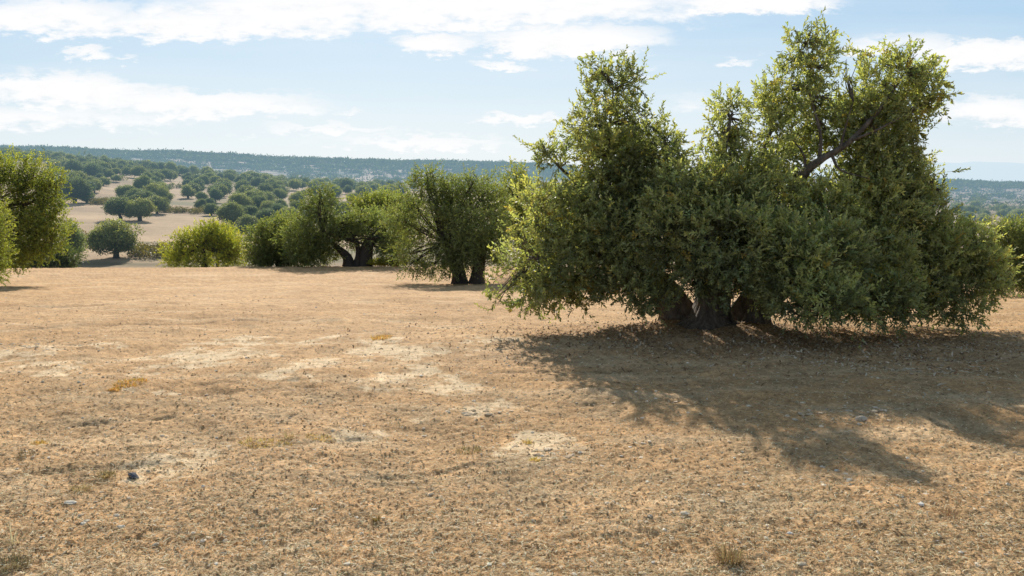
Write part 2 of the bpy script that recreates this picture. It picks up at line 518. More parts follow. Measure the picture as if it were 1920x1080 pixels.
def leafquad_template(rng, n=6, size=0.2):
    """a loose tuft of small pointed faces for distant foliage"""
    V = []; T = []; tone = []
    for i in range(n):
        c = rng.normal(0, 0.55, 3) * size
        d = norm(rng.normal(0, 1, 3)); s = norm(np.cross(d, rng.normal(0, 1, 3)))
        l = size * rng.uniform(0.5, 1.1); w = size * rng.uniform(0.28, 0.5)
        b = len(V); V += [c - d * l / 2, c + s * w / 2, c + d * l / 2, c - s * w / 2]
        T += [(b, b + 1, b + 2), (b, b + 2, b + 3)]; tone += [rng.uniform(0, 1)] * 4
    return np.array(V), np.array(T), np.array(tone)


def basis_from_dir(D, rng):
    D = norm(D)
    r = rng.normal(0, 1, D.shape)
    X = norm(np.cross(r, D)); Yv = np.cross(D, X)
    return np.stack([X, Yv, D], -1)   # columns


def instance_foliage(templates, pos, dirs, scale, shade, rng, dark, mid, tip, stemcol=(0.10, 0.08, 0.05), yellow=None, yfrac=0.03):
    """bake templates at positions into one mesh's arrays. shade is painted into the leaf colour, 0..1: inner/dark .. outer/bright"""
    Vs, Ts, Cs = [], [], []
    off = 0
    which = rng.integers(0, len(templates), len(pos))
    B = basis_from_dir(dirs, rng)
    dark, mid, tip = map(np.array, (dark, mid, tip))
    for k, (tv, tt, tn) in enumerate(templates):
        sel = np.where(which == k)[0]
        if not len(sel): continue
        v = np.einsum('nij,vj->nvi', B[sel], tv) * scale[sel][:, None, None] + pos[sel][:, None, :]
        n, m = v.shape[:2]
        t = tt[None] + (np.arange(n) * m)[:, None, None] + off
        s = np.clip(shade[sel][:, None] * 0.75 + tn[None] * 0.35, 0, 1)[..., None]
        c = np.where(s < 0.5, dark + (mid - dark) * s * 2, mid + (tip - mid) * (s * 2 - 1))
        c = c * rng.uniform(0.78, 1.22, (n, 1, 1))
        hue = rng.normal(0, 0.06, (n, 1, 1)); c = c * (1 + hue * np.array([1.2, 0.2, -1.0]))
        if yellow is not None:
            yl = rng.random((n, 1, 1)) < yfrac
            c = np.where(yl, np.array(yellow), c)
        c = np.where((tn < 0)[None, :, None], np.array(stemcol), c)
        Vs.append(v.reshape(-1, 3)); Ts.append(t.reshape(-1, 3)); Cs.append(c.reshape(-1, 3)); off += n * m
    return np.vstack(Vs), np.vstack(Ts), np.clip(np.vstack(Cs), 0.003, 0.9)


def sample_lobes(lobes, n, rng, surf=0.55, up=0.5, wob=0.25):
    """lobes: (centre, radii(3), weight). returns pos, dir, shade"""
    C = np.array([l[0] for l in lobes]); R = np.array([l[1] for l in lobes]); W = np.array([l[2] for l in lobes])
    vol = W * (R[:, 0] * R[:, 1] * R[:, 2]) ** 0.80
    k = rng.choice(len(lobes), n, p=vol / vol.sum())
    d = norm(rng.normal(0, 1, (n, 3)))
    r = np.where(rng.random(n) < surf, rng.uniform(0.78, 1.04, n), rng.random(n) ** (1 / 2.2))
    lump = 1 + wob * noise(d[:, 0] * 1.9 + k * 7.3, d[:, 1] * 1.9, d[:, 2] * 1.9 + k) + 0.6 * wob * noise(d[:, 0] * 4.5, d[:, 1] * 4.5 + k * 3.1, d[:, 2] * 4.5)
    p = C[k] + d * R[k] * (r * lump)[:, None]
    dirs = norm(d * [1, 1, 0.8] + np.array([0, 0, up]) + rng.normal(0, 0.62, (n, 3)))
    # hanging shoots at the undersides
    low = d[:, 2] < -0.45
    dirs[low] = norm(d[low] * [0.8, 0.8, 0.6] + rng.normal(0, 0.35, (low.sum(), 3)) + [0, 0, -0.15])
    shade = np.clip(0.15 + 0.55 * r * r + 0.25 * d[:, 2], 0, 1)  # painted shading: darker inside each lobe, lighter on its upper side
    return p, dirs, shade, k, d


# ------------------------------------------------------------------ wood
def tube(path, radii, rng, seg=12, knot=0.12, flare=None, seed=0):
    """smooth tapered limb through the points of path with gnarled surface"""
    path = np.array(path, float); radii = np.array(radii, float)
    # catmull resample
    n = len(path); tt = np.linspace(0, n - 1, max(6, (n - 1) * 9))
    P0 = np.vstack([2 * path[0] - path[1], path, 2 * path[-1] - path[-2]])
    pts = []
    for t in tt:
        i = min(int(t), n - 2); f = t - i
        a, b, c, d = P0[i], P0[i + 1], P0[i + 2], P0[i + 3]
        pts.append(0.5 * ((2 * b) + (-a + c) * f + (2 * a - 5 * b + 4 * c - d) * f * f + (-a + 3 * b - 3 * c + d) * f ** 3))
    pts = np.array(pts); rr = np.interp(tt, np.arange(n), radii)
    tang = norm(np.gradient(pts, axis=0))
    u = norm(np.cross(tang[0], [0.3, 0.9, 0.1])); V = []
    ang = np.linspace(0, 2 * math.pi, seg, endpoint=False)
    arc = np.concatenate([[0], np.cumsum(np.linalg.norm(np.diff(pts, axis=0), axis=1))])
    for i in range(len(pts)):
        u = norm(u - tang[i] * np.dot(u, tang[i])); w = np.cross(tang[i], u)
        r = rr[i]
        nz = noise(np.cos(ang) * 1.6 + seed, np.sin(ang) * 1.6, np.full(seg, arc[i] / max(0.05, rr[0]) * 0.45 + seed))
        fl = noise(np.cos(ang) * 3.5 + seed * 2, np.sin(ang) * 3.5, np.full(seg, arc[i] / max(0.05, rr[0]) * 0.25))
        rad = r * (1 + knot * 1.6 * nz + knot * 1.3 * fl)
        if flare and arc[i] < flare[0]:
            g = (1 - arc[i] / flare[0]) ** 2
            rad = rad * (1 + flare[1] * g * (0.7 + 0.8 * np.maximum(0, np.sin(ang * 4 + seed) )))
        V.append(pts[i] + (np.cos(ang) * rad)[:, None] * u + (np.sin(ang) * rad)[:, None] * w)
    V = np.vstack(V); m = len(pts)
    idx = np.arange(m * seg).reshape(m, seg); nx = np.roll(idx, -1, 1)
    q = np.stack([idx[:-1], nx[:-1], nx[1:], idx[1:]], -1).reshape(-1, 4)
    V = np.vstack([V, pts[-1:] + tang[-1] * rr[-1] * 0.5])
    cap = np.stack([idx[-1], nx[-1], np.full(seg, len(V) - 1)], -1)
    return V, q, cap


def merge(parts):
    Vs, Q, T = [], [], []; off = 0
    for v, q, t in parts:
        Vs.append(v); Q.append(q + off); T.append(t + off); off += len(v)
    return np.vstack(Vs), [np.vstack(Q), np.vstack(T)]


def wood(name, parts, parent, mat, origin):
    V, Fc = merge(parts)
    me = make_mesh(name, V - origin, Fc, None, [mat], smooth=True)
    return link(name, me, parent)


# ------------------------------------------------------------------ the big olive
def big_olive():
    rng = np.random.default_rng(42)
    Y0 = MAIN_Y
    mpp = Y0 / F / CP
    L = []   # px, py, rx, ry, dY, weight

    def lobe(px, py, rx, ry, dy=0.0, w=1.0, rd=None):
        c = P(px, py, Y0 + dy); s = (Y0 + dy) / F
        rd = rd or 0.85 * (rx + ry) / 2
        rx = max(10, rx - 4); ry = max(9, ry - 4)
        L.append((c, np.array([rx * s, rd * s * 1.15, ry * s]), w))
    # left crown
    for a in [(1120, 118, 30, 26, 0.5, 1.0), (1150, 150, 52, 38, .4, .8), (1195, 145, 32, 28, .3, .9), (1125, 205, 62, 42, .5, .8), (1195, 222, 55, 36, .2, .8),
              (1085, 245, 40, 34, .2, .8), (1018, 275, 30, 24, .0, .95), (1060, 300, 48, 30, .1, .9), (1130, 290, 75, 50, .5, .9), (1215, 285, 62, 50, .7, .9), (1255, 270, 26, 40, .4, .8),
              (1150, 370, 90, 60, .6), (1230, 350, 60, 60, .8), (1010, 400, 62, 55, -.2), (1070, 400, 62, 62, .1), (970, 455, 45, 52, -.2), (945, 520, 38, 44, -.1, .9),
              (925, 565, 22, 22, -.2, .8), (1010, 490, 70, 68, -.3), (1080, 480, 78, 78, .2), (1000, 550, 66, 36, 0), (1080, 550, 66, 34, .2), (1150, 470, 70, 80, .0),
              (1180, 540, 60, 52, -.4), (1215, 575, 38, 34, -.6), (1200, 420, 70, 70, .5), (1030, 440, 70, 60, .9), (1130, 440, 80, 70, 1.4), (1160, 300, 60, 50, 1.2)]:
        lobe(*a)
    # middle crown
    for a in [(1372, 215, 50, 42, .2, .9), (1335, 270, 55, 46, .2, .9), (1425, 255, 55, 55, .3, .9), (1440, 195, 36, 36, .3, .85), (1365, 205, 30, 34, 0, .8), (1340, 250, 46, 36, -.1, .85), (1405, 235, 46, 40, .0, .85), (1320, 300, 58, 46, -.2, .9), (1390, 300, 66, 50, -.1, .9),
              (1290, 370, 78, 56, -.5), (1370, 375, 78, 62, -.5), (1440, 370, 50, 66, -.2), (1270, 440, 76, 60, -.8), (1350, 450, 86, 66, -1.0), (1430, 455, 62, 66, -.8),
              (1290, 510, 62, 46, -.7), (1360, 520, 66, 48, -1.0), (1420, 540, 50, 44, -.5), (1250, 400, 60, 60, .6), (1340, 400, 80, 80, .9), (1430, 420, 70, 70, 1.2), (1330, 545, 30, 34, -.4, .6)]:
        lobe(*a)
    # right tall crown
    for a in [(1460, 250, 44, 50, .3, .9), (1500, 290, 50, 40, .9, .9), (1535, 225, 50, 44, .8, .9), (1560, 340, 50, 40, .9, .9), (1745, 145, 44, 36, .1, .85), (1765, 180, 34, 26, .1, .85), (1735, 320, 50, 40, .4, .9), (1560, 130, 50, 50, .5, .8), (1520, 62, 24, 30, .2, .8), (1500, 85, 40, 26, .3, .8), (1550, 80, 26, 24, .2, .7), (1515, 125, 55, 38, .3, .8), (1470, 165, 44, 40, .2, .75), (1445, 205, 40, 40, .1, .7), (1590, 130, 40, 40, .2, .75),
              (1655, 110, 34, 34, .0, .75), (1705, 110, 30, 32, -.1, .7), (1650, 165, 66, 46, .2, .85), (1715, 160, 42, 40, 0, .75), (1755, 165, 28, 26, -.1, .75), (1560, 185, 66, 46, .3, .85),
              (1740, 205, 34, 26, 0, .7), (1480, 245, 46, 44, .5, .8), (1615, 225, 76, 46, .3), (1690, 225, 56, 44, .1, .9), (1550, 255, 50, 34, .5, .75), (1650, 285, 66, 40, .2), (1715, 275, 36, 32, .2, .8),
              (1480, 300, 40, 40, .6, .8), (1590, 330, 46, 40, .3, .8), (1660, 345, 90, 46, .3), (1745, 345, 42, 32, .1, .95), (1775, 370, 22, 18, .0, .8),
              (1620, 400, 86, 60, .1), (1700, 400, 70, 52, .3), (1540, 400, 66, 56, -.2), (1490, 390, 46, 56, .4), (1650, 240, 60, 50, 1.0, .7), (1650, 380, 90, 60, 1.3)]:
        lobe(*a)
    # low skirt on the right
    for a in [(1480, 480, 70, 60, -1.0), (1550, 480, 76, 62, -.9), (1630, 480, 82, 62, -.2), (1500, 550, 66, 50, -1.3), (1560, 570, 64, 46, -1.4), (1480, 600, 40, 34, -1.2, .7), (1545, 610, 46, 30, -1.3, .8),
              (1640, 560, 72, 56, -.5), (1700, 540, 66, 60, .1), (1720, 480, 70, 62, .4), (1790, 460, 62, 46, .3), (1845, 475, 40, 44, .2), (1780, 520, 70, 52, .3), (1850, 525, 42, 46, .2),
              (1880, 510, 22, 30, .1, .9), (1800, 575, 50, 40, .2), (1740, 590, 50, 34, .0), (1660, 610, 44, 26, -.6, .8), (1580, 520, 80, 60, .9), (1700, 500, 90, 70, 1.5), (1450, 500, 70, 50, .8)]:
        lobe(*a)
    L2 = L
    origin = P(1330, 632, 12.4); origin[2] = ground_z(origin[0], origin[1])
    root = link('olive_tree', None, loc=origin)
    tag(root, 'huge ragged old olive on several splayed trunks, its crown sweeping down to the soil', 'olive tree')
    # trunks -------------------------------------------------------
    def gp(px, py, Y):
        q = P(px, py, Y); q[2] = ground_z(q[0], q[1]) - 0.08
        return q
    def tk(px, py, Y): return P(px, py, Y)
    seed = [1]
    def T_(path, r, **k):
        seed[0] += 3
        return tube(path, r, rng, seed=seed[0] * 1.37, **k)
    trunkA = wood('trunk', [T_([gp(1268, 616, 13.0), tk(1262, 585, 13.0), tk(1240, 545, 12.95), tk(1205, 500, 12.9)], [0.24, 0.2, 0.17, 0.13], seg=34, knot=0.25, flare=(0.35, 0.5)),
                            T_([gp(1295, 622, 12.8), tk(1285, 592, 12.9), tk(1262, 560, 12.95), tk(1235, 530, 12.95)], [0.13, 0.12, 0.11, 0.09], seg=26, knot=0.28, flare=(0.25, 0.5))],
                  root, M_BARK, origin)
    trunkB = wood('trunk', [T_([gp(1322, 636, 12.4), tk(1325, 600, 12.4), tk(1335, 555, 12.4), tk(1340, 500, 12.3)], [0.27, 0.22, 0.2, 0.17], seg=40, knot=0.26, flare=(0.4, 0.7)),
                            T_([gp(1350, 634, 12.35), tk(1350, 600, 12.45), tk(1352, 560, 12.5), tk(1362, 510, 12.5)], [0.16, 0.13, 0.12, 0.1], seg=26, knot=0.28, flare=(0.3, 0.7))],
                  root, M_BARK, origin)
    trunkC = wood('trunk', [T_([gp(1408, 615, 13.0), tk(1412, 590, 13.0), tk(1425, 550, 13.0), tk(1450, 490, 13.0)], [0.26, 0.24, 0.19, 0.15], seg=34, knot=0.25, flare=(0.35, 0.4)),
                            T_([gp(1372, 618, 12.85), tk(1382, 592, 12.9), tk(1400, 565, 12.95), tk(1420, 530, 12.95)], [0.12, 0.11, 0.1, 0.09], seg=26, knot=0.28, flare=(0.25, 0.5))],
                  root, M_BARK, origin)
    # main limbs
    limbs = [
        (trunkA, [(1205, 500, 12.9), (1160, 440, 13.0), (1135, 360, 13.1), (1140, 270, 13.0), (1150, 170, 12.9)], .10, .008),
        (trunkA, [(1210, 510, 12.9), (1120, 480, 12.8), (1060, 465, 12.5), (1010, 480, 12.4)], .06, .006),
        (trunkA, [(1150, 420, 13.0), (1090, 340, 12.8), (1020, 285, 12.6)], .05, .012),
        (trunkA, [(1160, 440, 13.0), (1210, 340, 13.2), (1245, 270, 13.0)], .06, .012),
        (trunkB, [(1340, 505, 12.3), (1330, 430, 12.1), (1350, 330, 12.3), (1370, 220, 12.4)], .15, .02),
        (trunkB, [(1340, 500, 12.3), (1290, 440, 12.0), (1260, 400, 11.9)], .09, .02),
        (trunkB, [(1362, 512, 12.5), (1420, 430, 12.3), (1430, 340, 12.5), (1450, 230, 12.7)], .09, .02),
        (trunkC, [(1450, 492, 13.0), (1470, 400, 12.9), (1500, 335, 12.5), (1545, 300, 12.35), (1592, 268, 12.3), (1650, 200, 12.4), (1700, 130, 12.5)], .105, .006),
        (trunkC, [(1535, 307, 12.4), (1530, 250, 12.5), (1520, 170, 12.7), (1515, 80, 12.7)], .03, .005),
        (trunkC, [(1445, 500, 13.0), (1530, 440, 12.8), (1620, 400, 12.7), (1740, 350, 12.7)], .12, .02),
        (trunkC, [(1440, 520, 13.0), (1560, 510, 12.7), (1700, 500, 12.8), (1840, 500, 12.8)], .12, .02),
        (trunkC, [(1440, 520, 12.8), (1490, 520, 12.0), (1540, 560, 11.4)], .08, .02),
        (trunkC, [(1560, 292, 12.35), (1585, 320, 12.2), (1630, 335, 12.1)], .025, .004),
        (trunkC, [(1510, 328, 12.45), (1500, 290, 12.5), (1475, 250, 12.5)], .028, .004),
        (trunkC, [(1575, 280, 12.3), (1580, 240, 12.4), (1600, 190, 12.4)], .022, .004),
        (trunkC, [(1600, 262, 12.3), (1660, 235, 12.2), (1740, 190, 12.4)], .025, .004),
    ]
    spine = []
    for par, pts, r0, r1 in limbs:
        pts = [tk(*p) for p in pts]
        for i in range(1, len(pts) - 1):
            pts[i] = pts[i] + rng.normal(0, 0.055, 3)
        rr = np.linspace(r0, r1, len(pts))
        wood('branch', [T_(pts, rr, seg=10, knot=0.1)], par, M_BARK, origin)
        t = np.linspace(0, len(pts) - 1, 14)
        pa = np.array(pts); spine += [np.array([np.interp(x, np.arange(len(pts)), pa[:, k]) for k in range(3)]) for x in t[3:]]
    spine = np.array(spine)
    # small boughs from the nearest spine point out to each lobe
    bough = []
    for c, R, w in L2:
        for s in range(6):
            d = norm(rng.normal(0, 1, 3) + [0, 0, 0.3]); e = c + d * R * 0.6
            j = np.argmin(np.linalg.norm(spine - c, axis=1)); st = spine[j]
            if np.linalg.norm(st - e) > 1.6: st = st + (e - st) * 0.5
            mid = (st + c) / 2 + rng.normal(0, 0.05, 3)
            bough.append(tube([st, st + (c - st) * .55 + rng.normal(0, 0.03, 3), e], [0.012, 0.008, 0.003], rng, seg=5, knot=0.1))
    V, Fc = merge(bough)
    # foliage -------------------------------------------------------
    n = 34000
    p, d, sh, k, dd = sample_lobes(L2, n, rng, surf=0.55, up=0.55, wob=0.40)
    Wl = np.array([l[2] for l in L2])[k]
    # shoots breaking the outline: extra long upright twigs on thin lobes
    templ = [sprig_template(rng, int(rng.integers(6, 9)), 0.070, 0.021, rng.uniform(0.13, 0.20)) for _ in range(14)]
    templ += [sprig_template(rng, int(rng.integers(9, 12)), 0.066, 0.020, rng.uniform(0.24, 0.32)) for _ in range(2)]
    keep = p[:, 2] > np.array([H(a, b) for a, b in p[:, :2]]) + 0.10
    # open holes through the crown where light passes
    hole = noise(p[:, 0] * 1.5, p[:, 1] * 0.7, p[:, 2] * 1.5) + 0.5 * noise(p[:, 0] * 3.3, p[:, 1] * 2, p[:, 2] * 3.3)
    keep &= (hole > -0.45 + 0.25 * (1 - Wl) * 2) | (rng.random(n) < 0.12)
    sx, sy = proj(p[:, 0], p[:, 1], p[:, 2])
    # see-through round the bare limb and beside the trunks
    for hx, hy, ra, rb, pr_ in ((1512, 335, 26, 16, .85), (1555, 300, 34, 14, .75), (1285, 585, 30, 36, .92), (1388, 590, 26, 36, .9), (1335, 605, 60, 40, .6), (1235, 610, 50, 22, .9), (1430, 610, 26, 34, .8), (1540, 622, 120, 28, .78), (1690, 618, 70, 28, .78), (1480, 610, 26, 26, .5), (1300, 260, 16, 60, .9), (1575, 85, 14, 30, .8), (1385, 195, 10, 20, .5)):
        ins = ((sx - hx) / ra) ** 2 + ((sy - hy) / rb) ** 2 < 1
        keep &= ~(ins & (rng.random(n) < pr_))
    # the outline of this very crown
    OUT = [(897,595),(905,540),(925,480),(925,440),(950,385),(975,345),(1010,335),(1040,345),(1045,320),(1010,305),(985,300),(990,262),(1015,250),(1035,262),(1060,255),(1050,240),(1058,205),(1085,190),(1075,170),(1095,150),(1085,105),(1120,90),(1150,115),(1190,105),(1215,110),(1230,140),(1228,160),(1195,180),(1215,188),(1240,200),(1270,215),(1275,240),(1288,265),(1280,300),(1290,330),(1305,300),(1310,262),(1290,235),(1325,215),(1345,185),(1360,165),(1385,180),(1410,215),(1425,195),(1415,165),(1440,160),(1435,120),(1470,105),(1462,60),(1490,50),(1515,25),(1540,35),(1560,55),(1585,65),(1575,95),(1610,90),(1640,95),(1665,70),(1685,80),(1715,70),(1725,100),(1755,95),(1770,120),(1760,145),(1790,170),(1775,195),(1745,215),(1735,245),(1715,260),(1730,290),(1745,300),(1785,335),(1790,370),(1770,385),(1800,395),(1830,400),(1850,430),(1880,450),(1895,490),(1900,530),(1885,555),(1850,595),(1810,628),(1770,606),(1730,606),(1700,622),(1655,630),(1610,604),(1570,620),(1500,626),(1440,612),(1425,590),(1400,556),(1372,545),(1360,585),(1330,585),(1315,545),(1290,540),(1270,550),(1240,595),(1210,600),(1185,570),(1150,555),(1100,565),(1050,572),(1000,582),(950,582)]
    OUT = np.array(OUT, float)
    tip = p + d * .14; tx_, ty_ = proj(tip[:, 0], tip[:, 1], tip[:, 2]); tx_ = tx_ + rng.normal(0, 13, n); ty_ = ty_ + rng.normal(0, 11, n)
    ins = np.zeros(n, bool); j = len(OUT) - 1
    for i in range(len(OUT)):
        xi, yi = OUT[i]; xj, yj = OUT[j]
        cr_ = ((yi > ty_) != (yj > ty_)) & (tx_ < (xj - xi) * (ty_ - yi) / (yj - yi + 1e-9) + xi); ins ^= cr_; j = i
    keep &= ins
    p, d, sh, dd, Wl = p[keep], d[keep], sh[keep], dd[keep], Wl[keep]
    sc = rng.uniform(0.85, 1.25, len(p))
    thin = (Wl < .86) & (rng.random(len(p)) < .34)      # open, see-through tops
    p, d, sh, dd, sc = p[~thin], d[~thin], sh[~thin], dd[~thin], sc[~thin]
    patch = 0.30 * noise(p[:, 0] * 1.2 + 9, p[:, 1] * 1.2, p[:, 2] * 1.2) + 0.30 * noise(p[:, 0] * 3.2 + 9, p[:, 1] * 3.2, p[:, 2] * 3.2)  # light clumps and shaded recesses painted into the leaf colours
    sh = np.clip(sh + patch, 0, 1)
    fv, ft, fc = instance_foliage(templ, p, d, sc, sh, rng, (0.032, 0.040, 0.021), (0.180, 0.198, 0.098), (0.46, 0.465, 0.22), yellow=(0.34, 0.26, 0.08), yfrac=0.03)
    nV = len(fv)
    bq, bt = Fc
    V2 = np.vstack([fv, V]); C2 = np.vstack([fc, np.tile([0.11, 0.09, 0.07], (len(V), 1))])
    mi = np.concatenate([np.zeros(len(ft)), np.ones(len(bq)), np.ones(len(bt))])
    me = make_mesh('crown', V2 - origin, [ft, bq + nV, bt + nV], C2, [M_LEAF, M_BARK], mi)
    # order of faces: make_mesh keeps the list order
    link('crown', me, root)
    return root


big_olive()


# ------------------------------------------------------------------ middle-distance trees given in photo pixels
def mid_tree(name, label, cat, Y, base, lobes, trunks, n, leaf, cols, group=None, seed=0, pairs=5, up=0.25, width_f=0.33, limbs=(), mat=None, wob=0.65, depthf=1.0, surf=0.6, minz=0.15):
    rng = np.random.default_rng(seed + 100)
    s = Y / F
    o3 = P(base[0], base[1], Y); o3[2] = ground_z(o3[0], o3[1])
    root = link(name, None, loc=o3); tag(root, label, cat, group)
    L = []
    for a in lobes:
        px, py, rx, ry = a[:4]; dy = a[4] if len(a) > 4 else 0
        L.append((P(px, py, Y + dy), np.array([rx * s, (rx + ry) / 2 * s * depthf, ry * s]), 1.0))
        L.append((P(px + rng.uniform(-8, 8) / s * s, py + 4, Y + dy + (rx + ry) * s * 0.75), np.array([rx * s * .85, (rx + ry) / 2 * s * .8, ry * s * .85]), 0.6))
    for t in trunks:   # list of (px,py,r_px) chains
        pts = []; rr = []
        for i, (px, py, r) in enumerate(t):
            q = P(px, py, Y)
            if i == 0: q[2] = ground_z(q[0], q[1]) - 0.1
            pts.append(q); rr.append(r * s)
        wood('trunk', [tube(pts, rr, rng, seg=14, knot=0.16, flare=(6 * rr[0] * 0.4, 0.5), seed=seed + len(pts))], root, mat or M_BARK_MID, o3)
    bough = []
    top = P(trunks[0][-1][0], trunks[0][-1][1], Y) if trunks else o3 + [0, 0, 0.4]
    for c, R, w in L[::2]:
        for _ in range(3):
            e = c + norm(rng.normal(0, 1, 3) + [0, 0, .4]) * R * 0.8
            bough.append(tube([top, (top + c) / 2 + rng.normal(0, .1, 3), c, e], np.array([0.045, 0.03, 0.018, 0.006]) * Y / 40, rng, seg=5, knot=0.1))
    n = int(n * 2.6)
    p, d, sh, k, dd = sample_lobes(L, n, rng, surf=surf, up=up, wob=wob)
    d = norm(d + rng.normal(0, .35, d.shape))
    gz = H(p[:, 0], p[:, 1]); keep = p[:, 2] > gz + minz
    hole = noise(p[:, 0] * 0.9, p[:, 1] * 0.5, p[:, 2] * 0.9) + 0.5 * noise(p[:, 0] * 2.1, p[:, 1] * 1.3, p[:, 2] * 2.1)
    keep &= (hole > -0.44) | (rng.random(n) < 0.15)
    p, d, sh = p[keep], d[keep], sh[keep]
    sh = np.clip(sh + 0.25 * noise(p[:, 0] * .7 + 3, p[:, 1] * .7, p[:, 2] * .7), 0, 1)
    templ = [sprig_template(rng, pairs, leaf * .66, leaf * width_f * .8, leaf * 2.0) for _ in range(10)]
    fv, ft, fc = instance_foliage(templ, p, d, rng.uniform(0.8, 1.3, len(p)), sh, rng, *cols)
    V, (bq, bt) = merge(bough); nV = len(fv)
    mi = np.concatenate([np.zeros(len(ft)), np.ones(len(bq)), np.ones(len(bt))])
    me = make_mesh('crown', np.vstack([fv, V]) - o3, [ft, bq + nV, bt + nV], np.vstack([fc, np.tile([.1, .08, .06], (len(V), 1))]), [M_LEAF_MID, M_BARK_MID], mi)
    link('crown', me, root)
    return root


OLIVE = ((0.038, 0.052, 0.024), (0.125, 0.150, 0.06), (0.26, 0.285, 0.11))
OLIVE_Y = ((0.045, 0.058, 0.018), (0.155, 0.18, 0.045), (0.33, 0.345, 0.075))
OLIVE_G = ((0.05, 0.064, 0.036), (0.13, 0.16, 0.08), (0.22, 0.25, 0.13))
YELLOW = ((0.07, 0.09, 0.012), (0.22, 0.24, 0.032), (0.48, 0.45, 0.06))
DARK = ((0.025, 0.038, 0.016), (0.06, 0.085, 0.03), (0.11, 0.14, 0.05))

mid_tree('olive_tree', 'twin-trunked olive with a broad bushy crown, close behind the huge olive on its left', 'olive tree', 35, (875, 529),
         [(805, 350, 36, 30), (775, 380, 34, 34), (845, 375, 48, 44, .5), (905, 365, 40, 36, .6), (930, 400, 28, 44, .5), (790, 425, 52, 46, -.4), (860, 430, 60, 50, -.5), (770, 475, 34, 34, -.4),
          (820, 480, 46, 28, -.6), (880, 475, 44, 26, -.4), (925, 460, 26, 40, .2), (820, 400, 50, 50, .6), (800, 330, 16, 14), (885, 345, 22, 18), (815, 495, 40, 18, -.8), (770, 495, 26, 14, -.6), (750, 410, 26, 30), (900, 440, 50, 40, -.6), (865, 460, 40, 40, -1)],
         [[(860, 530, 12), (856, 512, 9), (848, 490, 8), (835, 455, 5)], [(872, 529, 8), (866, 512, 7), (858, 490, 5)], [(893, 528, 13), (896, 505, 11), (902, 480, 9), (905, 440, 6)]], 3600, 0.13, OLIVE, seed=1)
mid_tree('olive_tree', 'olive on the field edge with a thick split trunk and one limb slanting left', 'olive tree', 51, (670, 497),
         [(603, 378, 24, 26), (598, 400, 34, 30), (590, 440, 44, 34, -.4), (575, 470, 36, 24, -.5), (612, 462, 26, 24, 0), (640, 430, 34, 32), (655, 408, 26, 20), (690, 415, 30, 24), (725, 445, 32, 38, -.6),
          (740, 470, 20, 18, -.6), (710, 425, 36, 26, .5), (660, 445, 26, 18, .6), (560, 445, 34, 34, .2), (585, 480, 40, 16, -.5), (600, 360, 14, 14)],
         [[(655, 498, 12), (652, 485, 9), (640, 470, 6), (622, 455, 4), (606, 438, 3)], [(684, 498, 12), (686, 482, 12), (690, 462, 11), (702, 446, 9), (712, 432, 5)], [(668, 498, 10), (672, 478, 6), (668, 455, 3), (656, 436, 2)]],
         2600, 0.17, OLIVE, seed=2)
mid_tree('olive_tree', 'low dense olive with a short dark stem, right of the yellow-green shrub', 'olive tree', 54, (522, 498),
         [(500, 455, 34, 30), (535, 445, 36, 34), (490, 478, 26, 18), (520, 475, 44, 20, -.4), (555, 470, 30, 28), (545, 430, 26, 20), (512, 428, 22, 16)],
         [[(522, 498, 6), (521, 488, 4), (518, 472, 4)]], 2400, 0.18, OLIVE, seed=3)
mid_tree('olive_tree', 'pale grey-green olive between the split-trunk olive and the twin-trunked olive', 'olive tree', 62, (735, 502),
         [(700, 395, 34, 22), (730, 400, 40, 30), (745, 440, 36, 36), (680, 385, 24, 16), (715, 375, 24, 14), (760, 385, 26, 20)],
         [[(742, 505, 6), (740, 480, 5), (735, 450, 4)]], 1500, 0.2, OLIVE_Y, seed=4)
mid_tree('olive_tree', 'slender olive top showing above the left shoulder of the huge olive', 'olive tree', 40, (985, 520),
         [(968, 330, 22, 20), (960, 360, 32, 28), (1000, 360, 30, 26), (960, 410, 40, 40), (1000, 420, 50, 50), (985, 470, 50, 34)],
         [[(985, 518, 10), (984, 490, 7), (980, 440, 5)]], 1300, 0.15, OLIVE_Y, seed=5)
mid_tree('olive_tree', 'young bright green olive cut by the right edge of the photo', 'olive tree', 24, (1935, 565),
         [(1875, 430, 30, 22), (1900, 460, 44, 36), (1880, 500, 42, 34, -.3), (1930, 440, 40, 30), (1950, 490, 50, 50), (1905, 520, 36, 20), (1960, 540, 50, 24), (1990, 450, 50, 50)],
         [[(1940, 566, 9), (1942, 545, 7), (1935, 500, 6)]], 2600, 0.085, OLIVE, seed=6)
mid_tree('olive_tree', 'tall yellow-green tree cut by the left edge of the photo', 'olive tree', 33, (-75, 528),
         [(20, 320, 42, 26), (60, 335, 46, 32), (95, 370, 24, 30), (40, 380, 60, 44), (85, 420, 40, 38), (95, 450, 26, 22), (40, 440, 60, 40), (-20, 350, 60, 50), (-30, 430, 70, 50), (20, 478, 46, 22), (70, 472, 30, 18),
          (-100, 380, 80, 70), (-120, 450, 80, 50), (-80, 300, 50, 30), (100, 345, 20, 16)],
         [[(-75, 530, 16), (-78, 505, 12), (-70, 450, 9), (-50, 400, 6)], [(-72, 510, 9), (-30, 470, 6), (30, 420, 4), (50, 370, 2)]], 5200, 0.12, OLIVE_Y, seed=7)
mid_tree('olive_sapling', 'bright green sapling at the left edge, its leaves almost touching the soil', 'sapling', 25, (-22, 540),
         [(-18, 405, 24, 30), (-8, 440, 20, 24), (-14, 480, 26, 34), (-12, 512, 24, 14), (-40, 450, 30, 50), (-50, 500, 36, 24)],
         [[(-24, 542, 4), (-24, 520, 3), (-22, 480, 3)]], 1300, 0.075, OLIVE_Y, seed=8, surf=.7)
